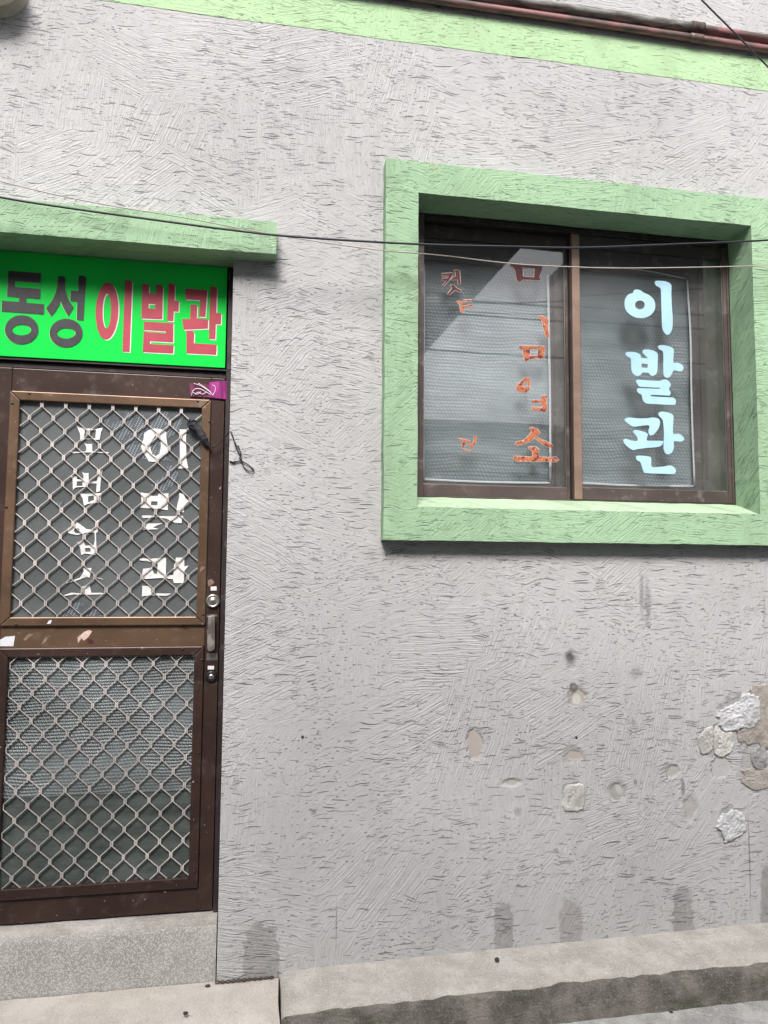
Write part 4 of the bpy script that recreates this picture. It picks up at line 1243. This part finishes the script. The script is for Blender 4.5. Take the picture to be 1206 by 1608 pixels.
sign_letter([([(760, 268), (932, 282), (918, 492), (866, 487), (876, 360), (760, 352)], []),
             ([(800, 393), (840, 395), (853, 408), (850, 503), (940, 512), (938, 583), (745, 592), (735, 508), (797, 508)], []),
             ([(957, 250), (990, 252), (1010, 268), (1003, 460), (1044, 463), (1040, 550), (1000, 548), (996, 668), (946, 664), (950, 450)], []),
             ([(768, 600), (810, 602), (830, 618), (826, 700), (1006, 710), (1004, 790), (768, 778)], [])], OB, SB_, M['sign_red'], (6, 8, 1))

# ------------------------------------------------------------------ pipes on the wall
PR = -0.0215
zl = at(1050, 54.0, PR).z
zu = at(1050, 37.5, PR).z


def pipe(z, r, x_coup, mats, label, cx_r=1.45):
    e = empty('wall_pipe')
    tag(e, label, 'pipe', 'pipes along the top of the wall')
    xs = [-6.5 + 0.12 * i for i in range(126)]
    q = MB()
    A = [x for x in xs if x < x_coup]
    B = [x for x in xs if x > x_coup]

    def pt(x):
        return (x, PR + 0.003 * noise.noise(Vector((x * 0.8, z, 0))), z + 0.004 * noise.noise(Vector((x * 0.7, z * 5, 3))))
    q.tube([pt(x) for x in A + [x_coup]], r, 14)
    q.build('pipe_length', mats[0], e)
    q = MB()
    q.tube([pt(x) for x in [x_coup] + B], r * (0.9 if mats[1] is not mats[0] else 1), 14)
    q.build('pipe_length', mats[1], e)
    q = MB()
    c = Vector(pt(x_coup))
    q.tube([c + Vector((d, 0, 0)) for d in (-0.030, -0.028, -0.012, -0.010, 0.010, 0.012, 0.028, 0.030)], [r * 1.05, r * cx_r, r * cx_r, r * 1.25, r * 1.25, r * cx_r, r * cx_r, r * 1.05], 14)
    q.build('coupling', mats[2], e)
    for x in (-4.1, -1.9, 0.35, 2.6, 4.9):
        MB().box(x - 0.008, x + 0.008, PR - r * 0.3, -0.001, z - r * 1.15, z + r * 1.15).build('pipe_clip', M['pipe_grey'], e)
    return e


xl = at(1093, 62, PR).x
xu = at(1094, 44, PR).x
pipe(zl, 0.0150, xl, (M['pipe_red'], M['pipe_red'], M['pipe_red']), 'lower flaking red pipe just above the green painted band', 1.25)
pipe(zu, 0.0195, xu, (M['pipe_grey'], M['pipe_red'], M['rust']), 'upper thicker pipe, grimy grey turning red past its coupling', 1.3)

# ------------------------------------------------------------------ overhead cables in front of the wall


def cable(nm, pts, y, r, mat, label):
    P = [at(a, b, y) for a, b in pts]
    q = MB()
    q.tube(crom_open(P, 8), r, 8)
    o = q.build(nm, mat)
    tag(o, label, 'cable', 'thin cables strung in front of the wall')
    return o


cable('cable', [(-420, 215), (-160, 277), (0, 309.5), (90, 324), (224, 342.7), (354, 360), (450, 370.7), (590, 380), (700, 385), (794, 387), (906, 389), (1049, 384), (1206, 377), (1420, 362), (1700, 330)], -0.16, 0.0042, M['dark_wire'], 'black cable sagging across the door hood and the top of the window')
cable('cable', [(-420, 180), (-160, 243), (0, 284.5), (89, 306), (186, 325), (291, 342), (440, 370), (590, 392), (692, 401), (804, 414), (896, 419), (998, 421), (1206, 417), (1420, 408), (1700, 385)], -0.13, 0.0022, M['pale_wire'], 'thin pale cable just below the black one across the window')
cable('cable', [(930, -185), (1010, -95), (1102, 0), (1150, 48), (1206, 105), (1270, 168), (1400, 290)], -0.30, 0.0032, M['dark_wire'], 'dark wire slanting across the pipes at the top right corner')

# ------------------------------------------------------------------ black strip of cloth and cord tied to the grille
rag = empty('tied_cord')
tag(rag, 'black cloth strip knotted to the door grille with its cord trailing over the wall', 'cord')


def z2(a, b, y):
    return at(a / 2.68, 560 + b / 2.68, y)


q = MB()
q.tube(crom_open([z2(800, 272, .058), z2(815, 285, .045), z2(835, 305, .045), z2(850, 330, .040), z2(862, 352, .040), z2(880, 378, .050)], 6), [0.005 + 0.0085 * math.sin(math.pi * min(1, (i / 30) * 0.75 + 0.1)) for i in range(31)], 10, flatten=0.4)
cl = q.build('cloth_strip', M['black_cloth'], rag)
for v in cl.data.vertices:
    v.co.y -= 0.004 * noise.noise(v.co * 90)
    v.co.x += 0.003 * noise.noise(v.co * 120)
q = MB()
random.seed(5)
for i in range(6):
    a0 = random.random() * 6
    c = z2(808 + random.uniform(-7, 7), 285 + random.uniform(-9, 12), 0.052)
    q.tube([c + Vector((0.010 * math.cos(a0 + t), 0.006 * math.sin(2 * t + a0), 0.009 * math.sin(a0 + t))) for t in [j * 0.5 for j in range(13)]], 0.0038, 7)
q.tube(crom_open([z2(797, 265, .06), z2(808, 280, .048), z2(800, 300, .056), z2(815, 305, .05)], 5), 0.004, 7)
q.build('knot', M['black_cloth'], rag)
q = MB()
YC = -0.006
q.tube(crom_open([z2(868, 368, .042), z2(890, 380, .040), z2(908, 378, .045), z2(925, 362, .045), z2(945, 340, .040), z2(966, 316, .010), z2(974, 322, YC), z2(985, 352, YC), z2(995, 385, YC), z2(1010, 415, YC),
                  z2(1020, 440, YC), z2(1045, 455, YC), z2(1068, 478, YC), z2(1050, 482, YC), z2(1030, 470, YC), z2(1018, 445, YC), z2(1005, 440, YC), z2(985, 443, YC), z2(968, 441, -0.002)], 6), 0.0021, 6)
q.tube(crom_open([z2(978, 335, YC), z2(992, 368, YC - .002), z2(1006, 385, YC), z2(1014, 410, YC), z2(1008, 428, YC), z2(1022, 446, YC)], 6), 0.0019, 6)
q.tube(crom_open([z2(968, 440, -.003), z2(980, 445, YC), z2(992, 441, YC)], 4), 0.0032, 6)
ob = q.build('cord', M['black_cloth'], rag)
for v in ob.data.vertices:
    v.co += Vector((noise.noise(v.co * 160), 0, noise.noise(v.co * 160 + Vector((9, 9, 9))))) * 0.0022

# ------------------------------------------------------------------ wall fixture at the top left corner
fx = empty('vent_cap')
tag(fx, 'rounded beige fixture on the wall in the top left corner', 'vent cap')
c = at(-12, -34, -0.06)
c = Vector((c.x, 0.0, c.z))
MB().lathe(c, [(0.105, 0.001), (0.105, -0.012), (0.085, -0.016), (0.085, -0.060)], 36).build('flange', M['beige'], fx)
MB().lathe(c, [(0.080, -0.045), (0.098, -0.050), (0.102, -0.075), (0.092, -0.105), (0.060, -0.125), (0.02, -0.130)], 36).build('hood', M['beige'], fx)

# ------------------------------------------------------------------ small things on the ground
tw = MB()
pts1, pts2 = [], []
for i in range(60):
    t = i / 59
    b = atz(338 + t * 92, 1543.5 - t * 10, 0.199)
    b.y = min(b.y, -0.006)
    a = t * 34
    pts1.append(b + Vector((0, -0.003 + 0.003 * math.cos(a), 0.003 + 0.0035 * math.sin(a) + 0.003 * noise.noise(Vector((t * 9, 0, 0))))))
    pts2.append(b + Vector((0, -0.003 + 0.003 * math.cos(a + 3.1), 0.003 + 0.0035 * math.sin(a + 3.1) + 0.003 * noise.noise(Vector((t * 7, 3, 0))))))
tw.tube(pts1, 0.0022, 6)
tw.tube(pts2, 0.0018, 6)
tag(tw.build('twisted_wire', M['rust']), 'thin rusty twisted wire lying along the foot of the wall', 'wire')


def pebble(px, py, z, r, sq, mat, label, group=None):
    c = atz(px, py, z)
    bm = bmesh.new()
    bmesh.ops.create_icosphere(bm, subdivisions=2, radius=r)
    for v in bm.verts:
        v.co *= 1 + 0.35 * noise.noise(v.co * (1.6 / r) + Vector((px, py, 0)))
        v.co.x *= sq[0]
        v.co.y *= sq[1]
        v.co.z *= sq[2]
        v.co += c
    me = bpy.data.meshes.new('pebble')
    bm.to_mesh(me)
    bm.free()
    me.materials.append(mat)
    o = bpy.data.objects.new('pebble', me)
    COL.objects.link(o)
    tag(o, label, 'pebble', 'bits of stone on the kerb and slab')
    return o


pebble(780.5, 1507, 0.233, 0.009, (1, 1, 0.8), M['dark_rock'], 'round black pebble on top of the kerb below the window')
pebble(291.5, 1591, 0.196, 0.009, (1, 0.9, 0.5), M['dark_rock'], 'flat dark pebble on the sandy slab near its front edge')
pebble(326, 1548, 0.198, 0.009, (1.0, 0.8, 0.5), M['dark_rock'], 'dark flake lying on the slab beside the corner of the step')
pebble(660, 1488, 0.236, 0.008, (1.2, 0.8, 0.7), M['grey_rock'], 'small pale crumb lying on the kerb against the wall')
pebble(1054, 1592, 0.078, 0.011, (1, 1, 0.8), M['dark_rock'], 'dark pebble on the road at the foot of the kerb')
pebble(1171, 1578, 0.080, 0.009, (1.1, 1, 0.7), M['dark_rock'], 'dark pebble on the road near the right edge of the photo')
# grit in the gutter
q = MB()
random.seed(11)
for i in range(420):
    x = random.uniform(0.2, 3.6)
    y = -0.236 - abs(random.gauss(0, 0.05))
    r = random.uniform(0.0012, 0.0042)
    z = 0.070 + 0.004 * x + r * 0.5 + 0.002
    vs = [(x + r * random.uniform(.6, 1.3) * a, y + r * random.uniform(.6, 1.3) * b, z + r * random.uniform(.5, 1.0) * c) for a, b, c in ((1, 0, 0), (-1, 0, 0), (0, 1, 0), (0, -1, 0), (0, 0, 1), (0, 0, -1))]
    q.add(vs, [(0, 2, 4), (2, 1, 4), (1, 3, 4), (3, 0, 4), (2, 0, 5), (1, 2, 5), (3, 1, 5), (0, 3, 5)])
tag(q.build('grit', M['dark_rock']), 'dark grit scattered along the gutter below the kerb', 'grit', kind='stuff')
# nail heads and specks on the wall
for (a, b) in ((475, 1157), (905, 1158)):
    p = at(a, b, 0.0)
    MB().lathe(p, [(0.0055, 0.001), (0.005, -0.003), (0.0025, -0.0045), (0.0005, -0.005)], 10).build('nail_head', M['black_metal'], bld)

# ------------------------------------------------------------------ across the alley (seen only mirrored in the window glass)
opp = empty('opposite_house')
tag(opp, 'pale house with a dark sloping roof mirrored in the window glass', 'house')
q = MB()
HY = 6.2


def mir(px, py, d=HY):
    p = at(px, py, d)
    return (p.x, p.z)


zlow = mir(760, 655)[1]
zhigh = mir(1000, 432)[1]
xr = mir(893, 600)[0]
q = MB()
q.box(-9, xr, -HY - 3.0, -HY, -0.2, zlow)
q.build('wall', M['opp_wall'], opp)
# dark sheet roof on the left, its verge climbing to the right
a, b = mir(575, 655), mir(800, 405)
q = MB()
q.prism([(-8.9, zlow + 0.01), (a[0], a[1] + 0.01), b, (b[0] + 1.0, b[1] + 1.1), (-8.9, b[1] + 1.1)], [], -HY - 0.3, -HY + 0.1)
q.build('roof', M['opp_dark'], opp)
for (py, h, p_) in ((668, 0.06, 0.35), (700, 0.10, 0.25), (745, 0.2, 0.3)):
    z = mir(780, py)[1]
    MB().box(-8.8, xr - 0.05, -HY + 0.001, -HY + p_, z - h, z).build('ledge', M['opp_wall'], opp)
for x in (-1.2, 1.2):
    MB().box(x, x + 1.1, -HY - 0.01, -HY + 0.03, 0.9, 2.1).build('window', M['glass_dark'], opp)
opp2 = empty('neighbour_house')
tag(opp2, 'taller grey house mirrored in the right hand window pane', 'house')
MB().box(xr + 0.05, 14, -HY - 0.5, -HY + 0.1, -0.2, zhigh).build('wall', M['opp_wall'], opp2)
MB().box(xr + 0.06, 14, -HY - 0.5, -HY + 0.45, zhigh + 0.005, zhigh + 0.2).build('roof', M['opp_dark'], opp2)
MB().box(xr + 1.3, xr + 2.3, -HY + 0.09, -HY + 0.13, 2.9, 4.3).build('window', M['glass_dark'], opp2)
for (z, sag, y, nm) in ((mir(780, 458, 4.0)[1], .08, -4.0, 'upper'), (mir(780, 482, 4.2)[1], .05, -4.2, 'middle'), (mir(780, 543, 4.4)[1], .12, -4.4, 'lower')):
    q = MB()
    q.tube([(x, y, z + sag * ((x - 3) / 6) ** 2) for x in [-9 + 0.7 * i for i in range(31)]], 0.012, 6)
    tag(q.build('overhead_wire', M['dark_wire']), nm + ' of the three dark overhead wires mirrored in the window panes', 'wire', 'wires over the alley')
